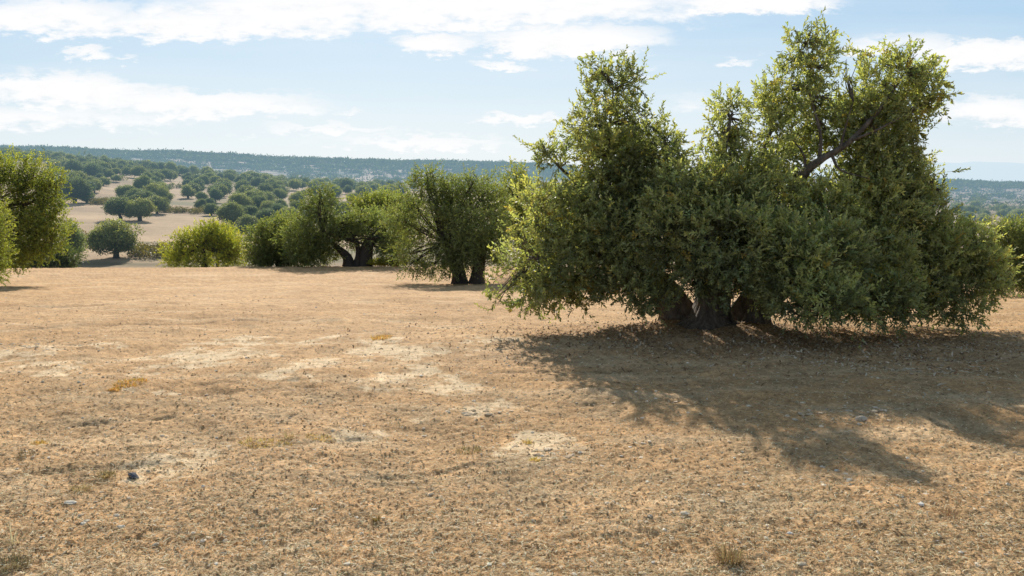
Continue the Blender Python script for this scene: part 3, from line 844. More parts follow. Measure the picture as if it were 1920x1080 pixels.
mid_tree('yellow_shrub', 'big rounded yellow-green shrub standing just beyond the bare field', 'shrub', 60, (385, 505),
         [(385, 445, 30, 22), (350, 455, 26, 20), (420, 455, 28, 22), (335, 480, 26, 20), (385, 478, 46, 22), (440, 480, 28, 20), (370, 490, 60, 12), (400, 432, 16, 12), (435, 465, 18, 18)],
         [[(385, 508, 4), (384, 490, 3), (380, 465, 2)]], 2000, 0.17, YELLOW, seed=9, up=.9, surf=.45, wob=.7)
mid_tree('dark_bush', 'low dark green bush under the tree at the left edge, just beyond the field', 'bush', 60, (90, 508),
         [(60, 482, 40, 20), (105, 482, 36, 18), (80, 470, 36, 14), (30, 490, 30, 12), (125, 492, 18, 10)],
         [[(90, 510, 4), (90, 495, 3), (88, 480, 3)]], 1500, 0.17, DARK, seed=10)
mid_tree('olive_tree', 'small greener olive poking up behind the yellow-green shrub', 'olive tree', 72, (408, 506),
         [(405, 430, 20, 12), (420, 440, 20, 14), (395, 445, 20, 14), (408, 460, 26, 20)], [[(408, 508, 3), (408, 480, 3), (408, 455, 2)]], 700, 0.22, OLIVE_Y, seed=11)
mid_tree('dark_bush', 'narrow grey-green bush right beside the crown of the left edge tree', 'bush', 84, (135, 495),
         [(133, 430, 10, 12), (135, 450, 14, 12), (138, 465, 12, 10)], [[(136, 490, 2), (136, 470, 2), (135, 450, 1.5)]], 380, 0.24, OLIVE_G, seed=12)


# ------------------------------------------------------------------ orchard on the far slope
def far_protos():
    out = []
    for v in range(10):
        rng = np.random.default_rng(500 + v)
        L = [(np.array([0, 0, 2.3]), np.array([2.0, 2.0, 1.35]), 1.0)]
        for i in range(9):
            a = i / 9 * 6.28 + rng.uniform(-.4, .4); r = rng.uniform(1.0, 1.75)
            L.append((np.array([math.cos(a) * r, math.sin(a) * r, rng.uniform(1.4, 2.6)]), np.array([1, 1, .85]) * rng.uniform(.55, 1.25), 1.0))
        for i in range(4):
            L.append((np.array([rng.uniform(-1, 1), rng.uniform(-1, 1), rng.uniform(2.9, 3.3)]), np.array([1, 1, .8]) * rng.uniform(.6, .95), 1.0))
        res = []
        for n, size in ((5200, 0.16), (1500, 0.27)):
            p, d, sh, k, dd = sample_lobes(L, n, rng, surf=.7, up=.3, wob=.5)
            ok = p[:, 2] > 0.5 + 0.35 * noise(p[:, 0], p[:, 1], 5.0 + v) + 0.2 * rng.random(n)
            ok &= noise(p[:, 0] * .9 + v, p[:, 1] * .9, p[:, 2] * .9) > -.55
            p, d, sh = p[ok], d[ok], sh[ok]
            sh = np.clip(sh * 0.8 + 0.35 * (p[:, 2] / 3.8 - .45), 0, 1)  # shading painted by height, crown tops lighter
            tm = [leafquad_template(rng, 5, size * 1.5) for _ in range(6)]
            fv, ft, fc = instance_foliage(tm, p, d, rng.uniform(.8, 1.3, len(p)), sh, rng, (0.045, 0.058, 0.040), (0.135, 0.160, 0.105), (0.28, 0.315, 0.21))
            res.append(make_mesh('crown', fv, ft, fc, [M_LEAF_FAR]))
        q = []
        nst = rng.integers(1, 4)
        for i in range(nst):
            a = rng.uniform(0, 6.28); e = np.array([math.cos(a) * .8, math.sin(a) * .8, 2.0])
            q.append(tube([[e[0] * .15, e[1] * .15, -.25], [e[0] * .2, e[1] * .2, .5], [e[0] * .5, e[1] * .5, 1.1], e], [.3, .22, .17, .1], rng, seg=8, knot=.15, flare=(.5, .5), seed=v))
        V, Fc = merge(q)
        tr = make_mesh('trunk', V, Fc, None, [M_BARK_MID], smooth=True)
        out.append((res[0], res[1], tr))
    return out


PROTO = far_protos()
# bare ground areas, in photo pixels of the tree BASE
BARE = [[(150, 400), (235, 425), (270, 470), (320, 500), (140, 500)], [(270, 425), (330, 395), (400, 402), (470, 470), (300, 490), (255, 440)], [(190, 375), (215, 335), (250, 330), (270, 345), (215, 395), (160, 400)],
        [(320, 350), (350, 350), (365, 400), (330, 402)], [(100, 385), (200, 392), (230, 430), (100, 455)], [(428, 350), (470, 350), (470, 366), (428, 366)], [(530, 362), (585, 362), (580, 385), (530, 380)], [(635, 372), (680, 375), (680, 395), (640, 395)]]


def inpoly(x, y, poly):
    c = False; j = len(poly) - 1
    for i in range(len(poly)):
        xi, yi = poly[i]; xj, yj = poly[j]
        if ((yi > y) != (yj > y)) and (x < (xj - xi) * (y - yi) / (yj - yi) + xi): c = not c
        j = i
    return c


def slope_pt(px, py, lo=80.0, hi=400.0):
    """where the line of sight through the pixel first meets the far slope"""
    Y = np.linspace(lo, hi, 1200)
    q = np.array([P(px, py, y) for y in Y]); g = H(q[:, 0], q[:, 1])
    i = np.where(q[:, 2] <= g)[0]
    j = i[0] if len(i) else len(Y) - 1
    return float(q[j, 0]), float(Y[j])


SPOTS = []   # x, y, scale, label, group
lone = slope_pt(216, 484)
MANUAL = [  # base px, base py, width px, label
    (216, 484, 100, 'lone round olive on the bare slope, its shadow beside it, nearest of the far orchard'),
    (228, 413, 62, 'bushy olive at the lower left end of the middle orchard row'),
    (262, 414, 62, 'bushy olive at the lower right front of the middle orchard row'),
    (295, 401, 48, 'olive leaning out on the right of the middle orchard row'),
    (270, 392, 50, None), (292, 384, 46, None), (308, 386, 36, None), (255, 384, 44, None), (285, 368, 40, None), (240, 378, 36, None), (268, 366, 40, None), (302, 366, 30, None), (278, 352, 34, None),
    (140, 381, 56, 'olive at the front of the small clump left of the middle orchard row'), (163, 380, 34, None), (162, 365, 38, None), (178, 361, 32, None), (194, 349, 26, None), (145, 347, 36, None), (172, 352, 30, None),
    (175, 337, 38, None), (218, 341, 20, None), (230, 337, 16, None), (204, 335, 20, None), (240, 328, 22, None), (138, 332, 36, None), (155, 329, 30, None), (190, 333, 28, None),
    (353, 372, 30, 'small dark olive standing alone on the bare strip'), (379, 378, 26, None), (394, 390, 26, None), (378, 395, 26, 'olive low in the right clump, above the brown strip'), (397, 404, 34, 'greener olive at the foot of the right clump beside the brown strip'),
    (370, 362, 30, None), (402, 366, 28, None), (405, 380, 30, None), (420, 357, 30, None), (382, 350, 28, None), (395, 345, 26, None), (320, 352, 14, None), (336, 352, 14, None), (352, 350, 20, None),
    (436, 428, 62, 'large olive above the right side of the yellow-green shrub'), (466, 418, 48, None), (470, 446, 62, 'large olive directly left of the low dense olive on the crest'), (500, 430, 50, None), (452, 402, 46, None), (486, 400, 44, None), (520, 414, 42, None), (500, 386, 34, None), (475, 384, 34, None),
    (526, 396, 30, None), (447, 386, 34, None), (448, 359, 12, None), (553, 357, 24, None), (570, 370, 20, None), (524, 358, 24, None), (628, 366, 26, None), (652, 364, 20, None), (680, 366, 28, None), (662, 384, 26, None),
    (540, 420, 44, None), (560, 400, 34, None), (585, 412, 40, None), (610, 400, 34, None), (640, 408, 36, None), (672, 405, 30, None), (600, 385, 28, None), (625, 388, 24, None),
]
for px, py, w, lab in MANUAL:
    x, y = slope_pt(px, py)
    SPOTS.append((x, y, w * y / F / 5.3, lab))
rng = np.random.default_rng(77)
pts = [(s[0], s[1]) for s in SPOTS]
cand = []
for yy in np.arange(92, 470, 7.6):
    for xx in np.arange(-0.60 * yy, 0.62 * yy, 8.0):
        x = xx + rng.uniform(-1.9, 1.9) + (4.4 if int(yy / 7.6) % 2 else 0); y = yy + rng.uniform(-2.0, 2.0)
        z = float(H(x, y)); px, py = proj(x, y, z); px, py = float(px), float(py)
        if px < -30 or px > 1990: continue
        if any(inpoly(px, py, b) for b in BARE): continue
        if py > 402 and px < 440: continue
        if 930 < px < 1780: continue
        if px > 600 and py > 388 and px < 1000: continue
        if px > 760 and py > 358 and px < 1000: continue
        if px < 95 and py > 306: continue
        if py > 425 and px > 440 : continue
        if min((x - a) ** 2 + (y - b) ** 2 for a, b in pts) < (30 if px < 430 and py < 340 else 41 + 0.025 * y): continue
        if noise2(x / 26, y / 26, 15) < -0.62 and px > 100: continue
        if px > 1780 and rng.random() < 0.5: continue
        pts.append((x, y)); cand.append((x, y, rng.uniform(.62, 1.0), None))
SPOTS += cand
# drop trees wholly behind the crest of the slope, keep at most 300 as individuals
vis = []
for x, y, s, lab in SPOTS:
    top = P(0, 0, 1); z = float(H(x, y)) + 3.7 * s
    ys = np.linspace(60, y - 6, 60); xs = x / y * ys; line = CAM_Z + (z - CAM_Z) * ys / y
    blocked = np.any(H(xs, ys) > line)
    if not blocked: vis.append((x, y, s, lab))
vis.sort(key=lambda t: -t[2] / t[1])
indiv = [v for v in vis if v[3]] + [v for v in vis if not v[3]]
rest = indiv[292:]; indiv = indiv[:292]
# each remaining individual gets a description by where it grows
ZN = []
for i, (x, y, s, lab) in enumerate(indiv):
    rg = random.Random(i)
    z = float(H(x, y))
    root = link('olive_tree', None, loc=(x, y, z - 0.05)); root.rotation_euler = (0, 0, rg.uniform(0, 6.28)); root.scale = (s * rg.uniform(.88, 1.12), s * rg.uniform(.85, 1.1), s * rg.uniform(.85, 1.18))
    px, py = proj(x, y, z); px = float(px); py = float(py)
    if lab is None:
        if px > 1700: lab, g = 'small blue-green olive dotted on the far slope at the right edge of the photo', 'olives on the slope at the right edge'
        elif y > 300: lab, g = 'small dark round olive on the distant hilltop orchard below the blue ridge', 'olives on the hilltop orchard'
        elif px < 340 and y > 215: lab, g = 'dark round olive high on the left part of the orchard slope', 'olives high on the left orchard slope'
        elif px < 345: lab, g = 'grey-green olive in the close-set clumps of the left orchard slope', 'olives in the clumps of the left orchard slope'
        elif y > 190: lab, g = 'small round olive in the upper middle of the orchard slope', 'olives in the upper middle of the orchard slope'
        else: lab, g = 'grey-green olive in the dense orchard behind the yellow-green shrub', 'olives in the dense orchard behind the shrub'
    else: g = 'olives of the far orchard slope'
    tag(root, lab, 'olive tree', g)
    hi, lo, tr = PROTO[rg.randrange(len(PROTO))]
    link('crown', hi if y < 190 else lo, root)
    if y < 260: link('trunk', tr, root)

# ------------------------------------------------------------------ far woods as one mass, dry scrub
def lump_cloud(name, X, Y, S, rng, label, cat, per=26, size=0.55, cols=((0.030, 0.042, 0.024), (0.07, 0.09, 0.046), (0.13, 0.15, 0.075)), flat=0.62, mat=None):
    Z = H(X, Y); n = len(X)
    d = norm(rng.normal(0, 1, (n, per, 3))); d[..., 2] = np.abs(d[..., 2]) * 1.0
    r = rng.uniform(.75, 1.05, (n, per, 1))
    c = np.stack([X, Y, Z], -1)[:, None, :] + d * r * S[:, None, None] * np.array([1, 1, flat * 1.5]) + np.array([0, 0, 0.2])
    c = c.reshape(-1, 3); dd = d.reshape(-1, 3)
    tm = [leafquad_template(rng, 3, size * 2.2) for _ in range(8)]
    sh = np.clip(.25 + .6 * dd[:, 2] + rng.normal(0, .1, len(c)), 0, 1)  # upward parts painted lighter, flanks shaded in the colour
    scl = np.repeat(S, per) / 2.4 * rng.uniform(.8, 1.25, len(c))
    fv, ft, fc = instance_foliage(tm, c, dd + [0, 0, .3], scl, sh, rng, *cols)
    me = make_mesh(name, fv, ft, fc, [mat or M_LEAF_FAR])
    o = link(name, me); tag(o, label, cat, kind='stuff')
    return o


rng = np.random.default_rng(88)
nn = 34000
u = rng.uniform(-0.66, 0.64, nn); Yr = np.sqrt(rng.uniform(430 ** 2, 1860 ** 2, nn)); Xr = u * Yr
dens = 0.40 + 1.0 * fbm(Xr / 48, Yr / 40, 3, 44) - 0.16 * (Yr < 950) + .10 * (Yr > 1150) + 0.35 * np.clip((Yr - 1300) / 400, 0, 1) - 0.15 * np.clip((Xr / Yr - 0.3) / 0.2, 0, 1)
kp = rng.random(nn) < np.clip(dens, 0.05, 1) * np.clip(.30 + (Yr - 900) / 700, .30, 1)
px_, py_ = proj(Xr, Yr, H(Xr, Yr))
kp &= ~((px_ > 1080) & (px_ < 1700))
Xr, Yr = Xr[kp], Yr[kp]
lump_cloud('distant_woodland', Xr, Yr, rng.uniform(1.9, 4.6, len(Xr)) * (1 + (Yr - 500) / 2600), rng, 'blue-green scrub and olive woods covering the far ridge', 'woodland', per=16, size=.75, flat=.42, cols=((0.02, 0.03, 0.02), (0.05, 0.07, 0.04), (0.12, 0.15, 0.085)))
if rest:
    R_ = np.array([(r[0], r[1], r[2]) for r in rest])
    lump_cloud('orchard_mass', R_[:, 0], R_[:, 1], R_[:, 2] * 2.6, rng, 'smallest olives of the orchard merging on the hilltop', 'orchard', per=60, size=.5)

# brown scrub along the terraces of the slope
sx_, sy_ = [], []
for _ in range(420):
    a = rng.random()
    if a < .45:
        px = rng.uniform(120, 345); py = 478 + rng.normal(0, 4) if px > 250 else rng.uniform(440, 470) if px < 165 else 0
        if not py: continue
    else:
        px = rng.uniform(300, 480); py = 398 + (px - 300) * .02 + rng.normal(0, 1.2)
        if rng.random() < .3: px = rng.uniform(170, 205); py = rng.uniform(379, 385)
    x, y = slope_pt(px, py); sx_.append(x); sy_.append(y)
lump_cloud('dry_scrub', np.array(sx_), np.array(sy_), rng.uniform(.35, .8, len(sx_)), rng, 'brown and dull green scrub along the terrace edges of the far slope', 'scrub', per=22, size=.5,
           cols=((0.07, 0.055, 0.025), (0.15, 0.12, 0.05), (0.24, 0.19, 0.08)))
# yellow weeds by the hollow olive
sx_, sy_ = [], []
for _ in range(260):
    px = rng.uniform(690, 760); y = rng.uniform(50, 55.5); q = P(px, 495, y); sx_.append(q[0]); sy_.append(y)
lump_cloud('yellow_weeds', np.array(sx_), np.array(sy_), rng.uniform(.10, .22, len(sx_)), rng, 'low yellow weeds on the crest to the right of the split trunk', 'weeds', per=16, size=.8,
           cols=((0.2, 0.17, 0.03), (0.42, 0.36, 0.06), (0.55, 0.47, 0.1)))


# ------------------------------------------------------------------ litter of the field: straw, leaf bits, small stones, clods
def view_scatter(n, y0, y1, rng, pad=0.06):
    inv = rng.uniform(1 / y1, 1 / y0, n); Y = 1 / inv
    X = Y * rng.uniform(-0.585 - pad, 0.585 + pad, n)
    return X, Y


def gz_arr(X, Y): return H(X, Y) + micro(X, Y)


def straw_stuff(name, n, y0, y1, length, width, cols, label, cat, rng, lift=0.004, upr=0.12, X=None, Y=None):
    if X is None: X, Y = view_scatter(n, y0, y1, rng)
    n = len(X)
    Z = gz_arr(X, Y) + lift
    a = rng.uniform(0, 6.283, n); el = np.abs(rng.normal(0, upr, n))
    l = length * rng.uniform(.4, 1.5, n) ; w = width * rng.uniform(.6, 1.4, n)
    d = np.stack([np.cos(a) * np.cos(el), np.sin(a) * np.cos(el), np.sin(el)], -1)
    s = np.stack([-np.sin(a), np.cos(a), rng.normal(0, .22, n)], -1); s = norm(s)
    up = np.array([0, 0, 1.0])
    bow = rng.uniform(0.0, .22, n)[:, None] * l[:, None] * up + s * (rng.normal(0, .15, n) * l)[:, None]
    c = np.stack([X, Y, Z], -1)
    P0 = c; P1 = c + d * (l / 2)[:, None] + bow; P2 = c + d * l[:, None]
    W = s * w[:, None] / 2
    V = np.stack([P0 - W * .6, P0 + W * .6, P1 - W, P1 + W, P2 - W * .3, P2 + W * .3], 1).reshape(-1, 3)
    b = (np.arange(n) * 6)[:, None]
    q = np.concatenate([b + [0, 1, 3, 2], b + [2, 3, 5, 4]])
    ci = rng.integers(0, len(cols), n); C = np.array(cols)[ci] * rng.uniform(.75, 1.25, (n, 1))
    me = make_mesh(name, V, q, np.clip(np.repeat(C, 6, 0), 0, .9), [M_STRAW])
    o = link(name, me); tag(o, label, cat, kind='stuff')
    return o


def ico(sub):
    import bmesh
    bm = bmesh.new(); bmesh.ops.create_icosphere(bm, subdivisions=sub, radius=1)
    V = np.array([v.co[:] for v in bm.verts]); Fc = np.array([[v.index for v in f.verts] for f in bm.faces]); bm.free()
    return V, Fc


def stone_stuff(name, X, Y, S, cols, label, cat, rng, flat=.55, sub=1, sink=.25):
    v0, f0 = ico(sub); n = len(X); Z = gz_arr(X, Y)
    a = rng.uniform(0, 6.28, n); ax = rng.uniform(.6, 1.5, (n, 1, 3)) * [1, 1, flat]
    v = v0[None] * (1 + rng.normal(0, .16, (n, len(v0), 1))) * ax * S[:, None, None]
    ca, sa = np.cos(a)[:, None], np.sin(a)[:, None]
    v = np.stack([v[..., 0] * ca - v[..., 1] * sa, v[..., 0] * sa + v[..., 1] * ca, v[..., 2]], -1)
    v = v + np.stack([X, Y, Z + S * flat * (.5 - sink)], -1)[:, None]
    f = (f0[None] + (np.arange(n) * len(v0))[:, None, None]).reshape(-1, 3)
    C = np.array(cols)[rng.integers(0, len(cols), n)] * rng.uniform(.8, 1.2, (n, 1))
    me = make_mesh(name, v.reshape(-1, 3), f, np.clip(np.repeat(C, len(v0), 0), 0, .9), [M_STONE])
    o = link(name, me); tag(o, label, cat, kind='stuff')
    return o


rng = np.random.default_rng(99)
straw_stuff('dry_straw', 120000, 3.0, 22, .045, .0034, [(0.76, .58, .33), (0.60, .43, .23), (.90, .78, .54), (.34, .24, .13), (.86, .70, .44)], 'pale dry straw and grass bits scattered over the whole field', 'straw', rng, upr=.09)
straw_stuff('leaf_litter', 26000, 3.0, 18, .030, .011, [(0.52, .35, .18), (0.40, .27, .14), (.78, .64, .44), (.30, .22, .12), (.45, .38, .2)], 'small dry brown leaves lying over the field', 'leaf litter', rng, upr=.25)
q0 = P(1340, 630, 12.3); nL = 9000
Xl = rng.normal(q0[0] + .8, 2.0, nL); Yl = rng.normal(q0[1] - .4, 1.2, nL)
straw_stuff('fallen_leaves', 0, 0, 0, .055, .018, [(0.42, .27, .14), (0.55, .42, .27), (.30, .18, .10), (.62, .52, .38), (.2, .13, .08)], 'fallen olive leaves heaped in the shade around the huge trunks', 'leaf litter', rng, upr=.3, X=Xl, Y=Yl)
X, Y = view_scatter(15000, 3.0, 24, rng); stone_stuff('soil_clods', X, Y, rng.uniform(.0025, .0075, len(X)) * (1 + Y / 20), [(.56, .39, .22), (.50, .34, .19), (.62, .45, .27), (.36, .25, .14)], 'small brown lumps of earth over the field', 'clods', rng, flat=.7)
X, Y = view_scatter(1500, 3.0, 24, rng); stone_stuff('pale_pebbles', X, Y, rng.uniform(.004, .013, len(X)) * (1 + Y / 18), [(.74, .62, .46), (.64, .51, .35), (.80, .71, .57)], 'pale pebbles sprinkled over the field', 'pebbles', rng, flat=.5)
# gravelly patches of pale stones in and beside the shadow
Xs, Ys = [], []
for px, py, rx, ry, n in ((1700, 690, 160, 14, 120), (1560, 780, 120, 16, 45), (1880, 640, 80, 16, 60), (1480, 665, 90, 10, 45), (1640, 770, 40, 10, 18), (60, 650, 70, 14, 60), (900, 770, 90, 22, 36), (1040, 850, 60, 20, 30)):
    for _ in range(n):
        g = _gpt(px + rng.normal(0, rx * .55), py + rng.normal(0, ry * .55)); Xs.append(g[0]); Ys.append(g[1])
Xs, Ys = np.array(Xs), np.array(Ys)
stone_stuff('pale_gravel', Xs, Ys, rng.uniform(.010, .03, len(Xs)), [(.54, .41, .27), (.46, .34, .22), (.66, .53, .38)], 'patches of pale gravel lying in and around the tree shadow', 'gravel', rng, flat=.32)


# single stones and tufts one can point to
def stone(px, py, wpx, label, col, flat=.5, seed=0, asp=1.4):
    rng = np.random.default_rng(seed + 900)
    g = _gpt(px, py); r = wpx / 2 * g[1] / F
    v, f = ico(3)
    n = noise(v[:, 0] * 1.3 + seed, v[:, 1] * 1.3, v[:, 2] * 1.3) * .28 + noise(v[:, 0] * 3 + seed, v[:, 1] * 3, v[:, 2] * 3) * .10
    v = v * (1 + n)[:, None] * [r, r / asp, r * flat]
    # chip facets
    for _ in range(5):
        d = norm(rng.normal(0, 1, 3)); lim = r * .62 * rng.uniform(.8, 1); h = v @ d; ex = np.maximum(h - lim, 0); v = v - ex[:, None] * d * .9
    z = ground_z(g[0], g[1])
    C = np.array(col)[None] * (1 + .15 * noise(v[:, 0] / r * 2, v[:, 1] / r * 2, v[:, 2] / r * 2))[:, None]
    me = make_mesh('stone', v, f, C, [M_STONE], smooth=False)
    o = link('stone', me, loc=(g[0], g[1], z + r * flat * .35)); tag(o, label, 'stone')
    o.rotation_euler = (0, 0, rng.uniform(-.3, .3))


stone(250, 889, 26, 'dark grey stone lying alone on the soil at the lower left', (.10, .105, .12), .5, 1)
stone(1615, 790, 26, 'pale rounded stone in the tree shadow, largest of the pale stones there', (.52, .44, .34), .5, 2)
stone(1480, 1003, 16, 'bright white stone lower right of the dry grass tuft', (.75, .72, .66), .45, 3)
stone(1727, 949, 16, 'small bright white stone in the sun just below the tip of the tree shadow', (.78, .74, .66), .45, 4)
stone(1690, 936, 14, 'flat cream stone left of the small bright white one below the tree shadow', (.68, .6, .48), .35, 5)
stone(1282, 972, 22, 'flat cream stone set in the soil above and left of the dry grass tuft', (.62, .53, .4), .25, 6)
stone(130, 944, 26, 'flat pale slab low on the left of the field', (.62, .55, .44), .22, 7)
stone(218, 968, 18, 'small flat pale stone under the pale slab on the left', (.62, .53, .4), .25, 8)
stone(228, 993, 16, 'cream stone lowest of the three pale ones at the left', (.7, .62, .48), .3, 9)
stone(305, 819, 12, 'cream stone above the dark grey stone on the left', (.68, .6, .46), .35, 10)
stone(1570, 878, 12, 'small white stone just outside the lower edge of the tree shadow', (.72, .68, .6), .4, 11)
stone(1540, 1055, 12, 'little white stone near the bottom right corner of the field', (.74, .7, .62), .4, 12)
stone(1502, 1060, 26, 'broad dull cream stone at the very bottom of the photo right of the tuft', (.55, .46, .33), .2, 13)


def tuft(px, py, wpx, hpx, n, label, col, seed, name='dry_grass_tuft', spread=1.0, flat=1.0, cat='grass tuft'):
    rng = np.random.default_rng(seed)
    g = _gpt(px, py); s = g[1] / F; z = ground_z(g[0], g[1])
    w = wpx * s / 2; h = hpx * s
    a = rng.uniform(0, 6.283, n); r = np.sqrt(rng.random(n)) * w * .55 * spread
    bx, by = np.cos(a) * r, np.sin(a) * r * flat
    bz = np.array(gz_arr(g[0] + bx, g[1] + by)) - z - 0.004
    lean = rng.uniform(.2, 1.25, n); a2 = a + rng.normal(0, .7, n)
    l = h * rng.uniform(.4, 1.15, n)
    d = np.stack([np.cos(a2) * np.sin(lean), np.sin(a2) * np.sin(lean), np.cos(lean)], -1)
    side = norm(np.stack([-np.sin(a2), np.cos(a2), rng.normal(0, .3, n)], -1)); ww = rng.uniform(.0012, .0028, n)[:, None] * max(1, g[1] / 5)
    B = np.stack([bx, by, bz], -1); M_ = B + d * (l * .55)[:, None]; T = B + d * l[:, None] + np.stack([d[:, 0], d[:, 1], -.9 * np.ones(n)], -1) * (l * rng.uniform(.05, .4, n))[:, None]
    V = np.stack([B - side * ww, B + side * ww, M_ - side * ww * .8, M_ + side * ww * .8, T], 1).reshape(-1, 3)
    b = (np.arange(n) * 5)[:, None]
    q = b + [0, 1, 3, 2]; t = b + [2, 3, 4]
    C = np.array(col)[None] * rng.uniform(.6, 1.35, (n, 1)) * (1 + rng.normal(0, .06, (n, 3)))
    me = make_mesh(name, V, [q, t], np.clip(np.repeat(C, 5, 0), 0.02, .9), [M_STRAW])
    o = link(name, me, loc=(g[0], g[1], z)); tag(o, label, cat)


tuft(1368, 1056, 75, 44, 260, 'wiry dry grass tuft near the bottom edge, its blades splayed', (.42, .30, .14), 1)
tuft(245, 722, 96, 9, 420, 'orange-yellow mat of dead weed on the pale patch at the left', (.85, .50, .12), 2, name='weed_mat', cat='weed mat', flat=1.6)
tuft(215, 735, 36, 10, 140, 'little orange weed clump just below the orange-yellow mat', (.80, .46, .12), 3, name='weed_mat', cat='weed mat', flat=1.4)
tuft(500, 832, 190, 9, 460, 'long thin streak of golden weed beside the pale worn patch', (.88, .62, .18), 4, name='weed_mat', cat='weed mat', flat=.5)
tuft(600, 820, 110, 8, 200, 'golden weed clump at the right end of the thin streak', (.86, .62, .2), 5, name='weed_mat', cat='weed mat', flat=.6)
tuft(540, 822, 30, 26, 60, 'few upright pale stalks standing in the golden weed streak', (.68, .52, .27), 6)
tuft(715, 635, 70, 9, 240, 'ochre weed patch farther out in the field beyond the pale patches', (.82, .52, .15), 7, name='weed_mat', cat='weed mat', flat=1.6)
tuft(75, 830, 46, 12, 160, 'ochre weed clump close to the left edge', (.80, .52, .15), 8, name='weed_mat', cat='weed mat')
tuft(50, 856, 70, 11, 160, 'brownish dry tuft at the left edge under the ochre clump', (.33, .24, .12), 9)
tuft(200, 890, 50, 14, 160, 'dull yellow tuft left of the dark grey stone', (.48, .37, .15), 10)
tuft(150, 918, 60, 18, 120, 'thin straw-coloured tuft below the dull yellow one', (.55, .43, .2), 11)
tuft(20, 1062, 120, 24, 420, 'dark matted dry grass in the bottom left corner', (.32, .25, .12), 12)
tuft(26, 1020, 30, 60, 24, 'pair of pale bent stalks at the left edge above the dark matted grass', (.66, .54, .32), 13)
tuft(990, 826, 30, 10, 90, 'tiny ochre weed clump on the right of the pale stony patch', (.85, .6, .12), 14, name='weed_mat', cat='weed mat')
tuft(1003, 864, 34, 10, 90, 'second tiny ochre clump, just below the first on the stony patch', (.85, .6, .12), 15, name='weed_mat', cat='weed mat')
tuft(705, 972, 24, 16, 70, 'small yellowish tuft by itself in the lower middle of the field', (.48, .35, .13), 16)
tuft(1780, 965, 70, 22, 130, 'reddish dry tuft at the lower right beyond the white stones', (.50, .32, .17), 17)
tuft(880, 845, 90, 14, 200, 'olive-brown low weeds below the pale stony patch', (.40, .31, .13), 18, name='weed_mat', cat='weed mat')

# faint mountains far beyond the ridge on the right
def distant_hills():
    n = 160; Yd = 6800.0
    pxs = np.linspace(1150, 3000, n); V = []
    for i, px in enumerate(pxs):
        t = (px - 1150) / 600
        top = 345 - 40 * min(1, max(0, t)) ** .7 + 5 * float(noise2(np.array([px / 130.0]), np.array([.5]), 200)[0]) + 2 * float(noise2(np.array([px / 31.0]), np.array([.5]), 201)[0])
        a = P(px, top, Yd); b = P(px, top + 14, Yd - 500); c = P(px, 420, Yd - 1100); V += [a, b, c]
    V = np.array(V); i = np.arange(n - 1) * 3
    q = np.concatenate([np.stack([i, i + 1, i + 4, i + 3], -1), np.stack([i + 1, i + 2, i + 5, i + 4], -1)])
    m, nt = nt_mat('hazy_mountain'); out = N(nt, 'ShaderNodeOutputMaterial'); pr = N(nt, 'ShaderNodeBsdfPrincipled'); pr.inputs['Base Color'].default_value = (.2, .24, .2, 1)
    em = N(nt, 'ShaderNodeEmission'); em.inputs['Color'].default_value = (.72, .86, .95, 1); em.inputs['Strength'].default_value = .98  # haze over the slopes painted as pale blue emission
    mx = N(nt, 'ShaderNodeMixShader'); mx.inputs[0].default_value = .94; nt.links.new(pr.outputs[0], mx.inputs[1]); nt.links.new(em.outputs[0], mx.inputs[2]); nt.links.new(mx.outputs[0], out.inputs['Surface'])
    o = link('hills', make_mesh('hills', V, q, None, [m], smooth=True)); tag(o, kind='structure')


distant_hills()

# ------------------------------------------------------------------ light, sky
SUN_AZ, SUN_EL = math.radians(-9), math.radians(27.5)
S = np.array([math.sin(SUN_AZ) * math.cos(SUN_EL), math.cos(SUN_AZ) * math.cos(SUN_EL), math.sin(SUN_EL)])
ld = bpy.data.lights.new('sun', 'SUN'); ld.energy = 6.2; ld.angle = math.radians(0.6); ld.color = (1.0, 0.93, 0.82)
lo_ = link('sun', ld)
from mathutils import Vector
lo_.rotation_euler = Vector(S).to_track_quat('Z', 'Y').to_euler()
lo_.location = (0, 0, 50)

w = bpy.data.worlds.new('World'); scene.world = w; w.use_nodes = True
nt = w.node_tree; Lk = nt.links.new
for n in list(nt.nodes): nt.nodes.remove(n)
wo = N(nt, 'ShaderNodeOutputWorld')
sky = N(nt, 'ShaderNodeTexSky', sky_type='NISHITA'); sky.sun_disc = False; sky.sun_elevation = SUN_EL; sky.sun_rotation = SUN_AZ
sky.air_density = 1.0; sky.dust_density = 0.6; sky.ozone_density = 1.3; sky.altitude = 200
tc = N(nt, 'ShaderNodeTexCoord'); sep = N(nt, 'ShaderNodeSeparateXYZ'); Lk(tc.outputs['Generated'], sep.inputs[0])


def mth(op, a, b=None, c=None, clamp=False):
    n = N(nt, 'ShaderNodeMath', operation=op); n.use_clamp = clamp
    for i, v in enumerate((a, b, c)):
        if v is None: continue
        if isinstance(v, (int, float)): n.inputs[i].default_value = v
        else: Lk(v, n.inputs[i])
    return n.outputs[0]


ay = mth('MAXIMUM', mth('ABSOLUTE', sep.outputs['Y']), 0.08)
U = mth('DIVIDE', sep.outputs['X'], ay); Vv = mth('DIVIDE', sep.outputs['Z'], ay)


def uv_noise(su, sv, detail, rough, off=0.0, dist=0.0):
    cb = N(nt, 'ShaderNodeCombineXYZ'); Lk(mth('MULTIPLY', U, su), cb.inputs[0]); Lk(mth('MULTIPLY', Vv, sv), cb.inputs[1]); cb.inputs[2].default_value = off
    nz = N(nt, 'ShaderNodeTexNoise'); nz.inputs['Scale'].default_value = 1; nz.inputs['Detail'].default_value = detail; nz.inputs['Roughness'].default_value = rough; nz.inputs['Distortion'].default_value = dist
    Lk(cb.outputs[0], nz.inputs['Vector']); return nz.outputs['Fac']


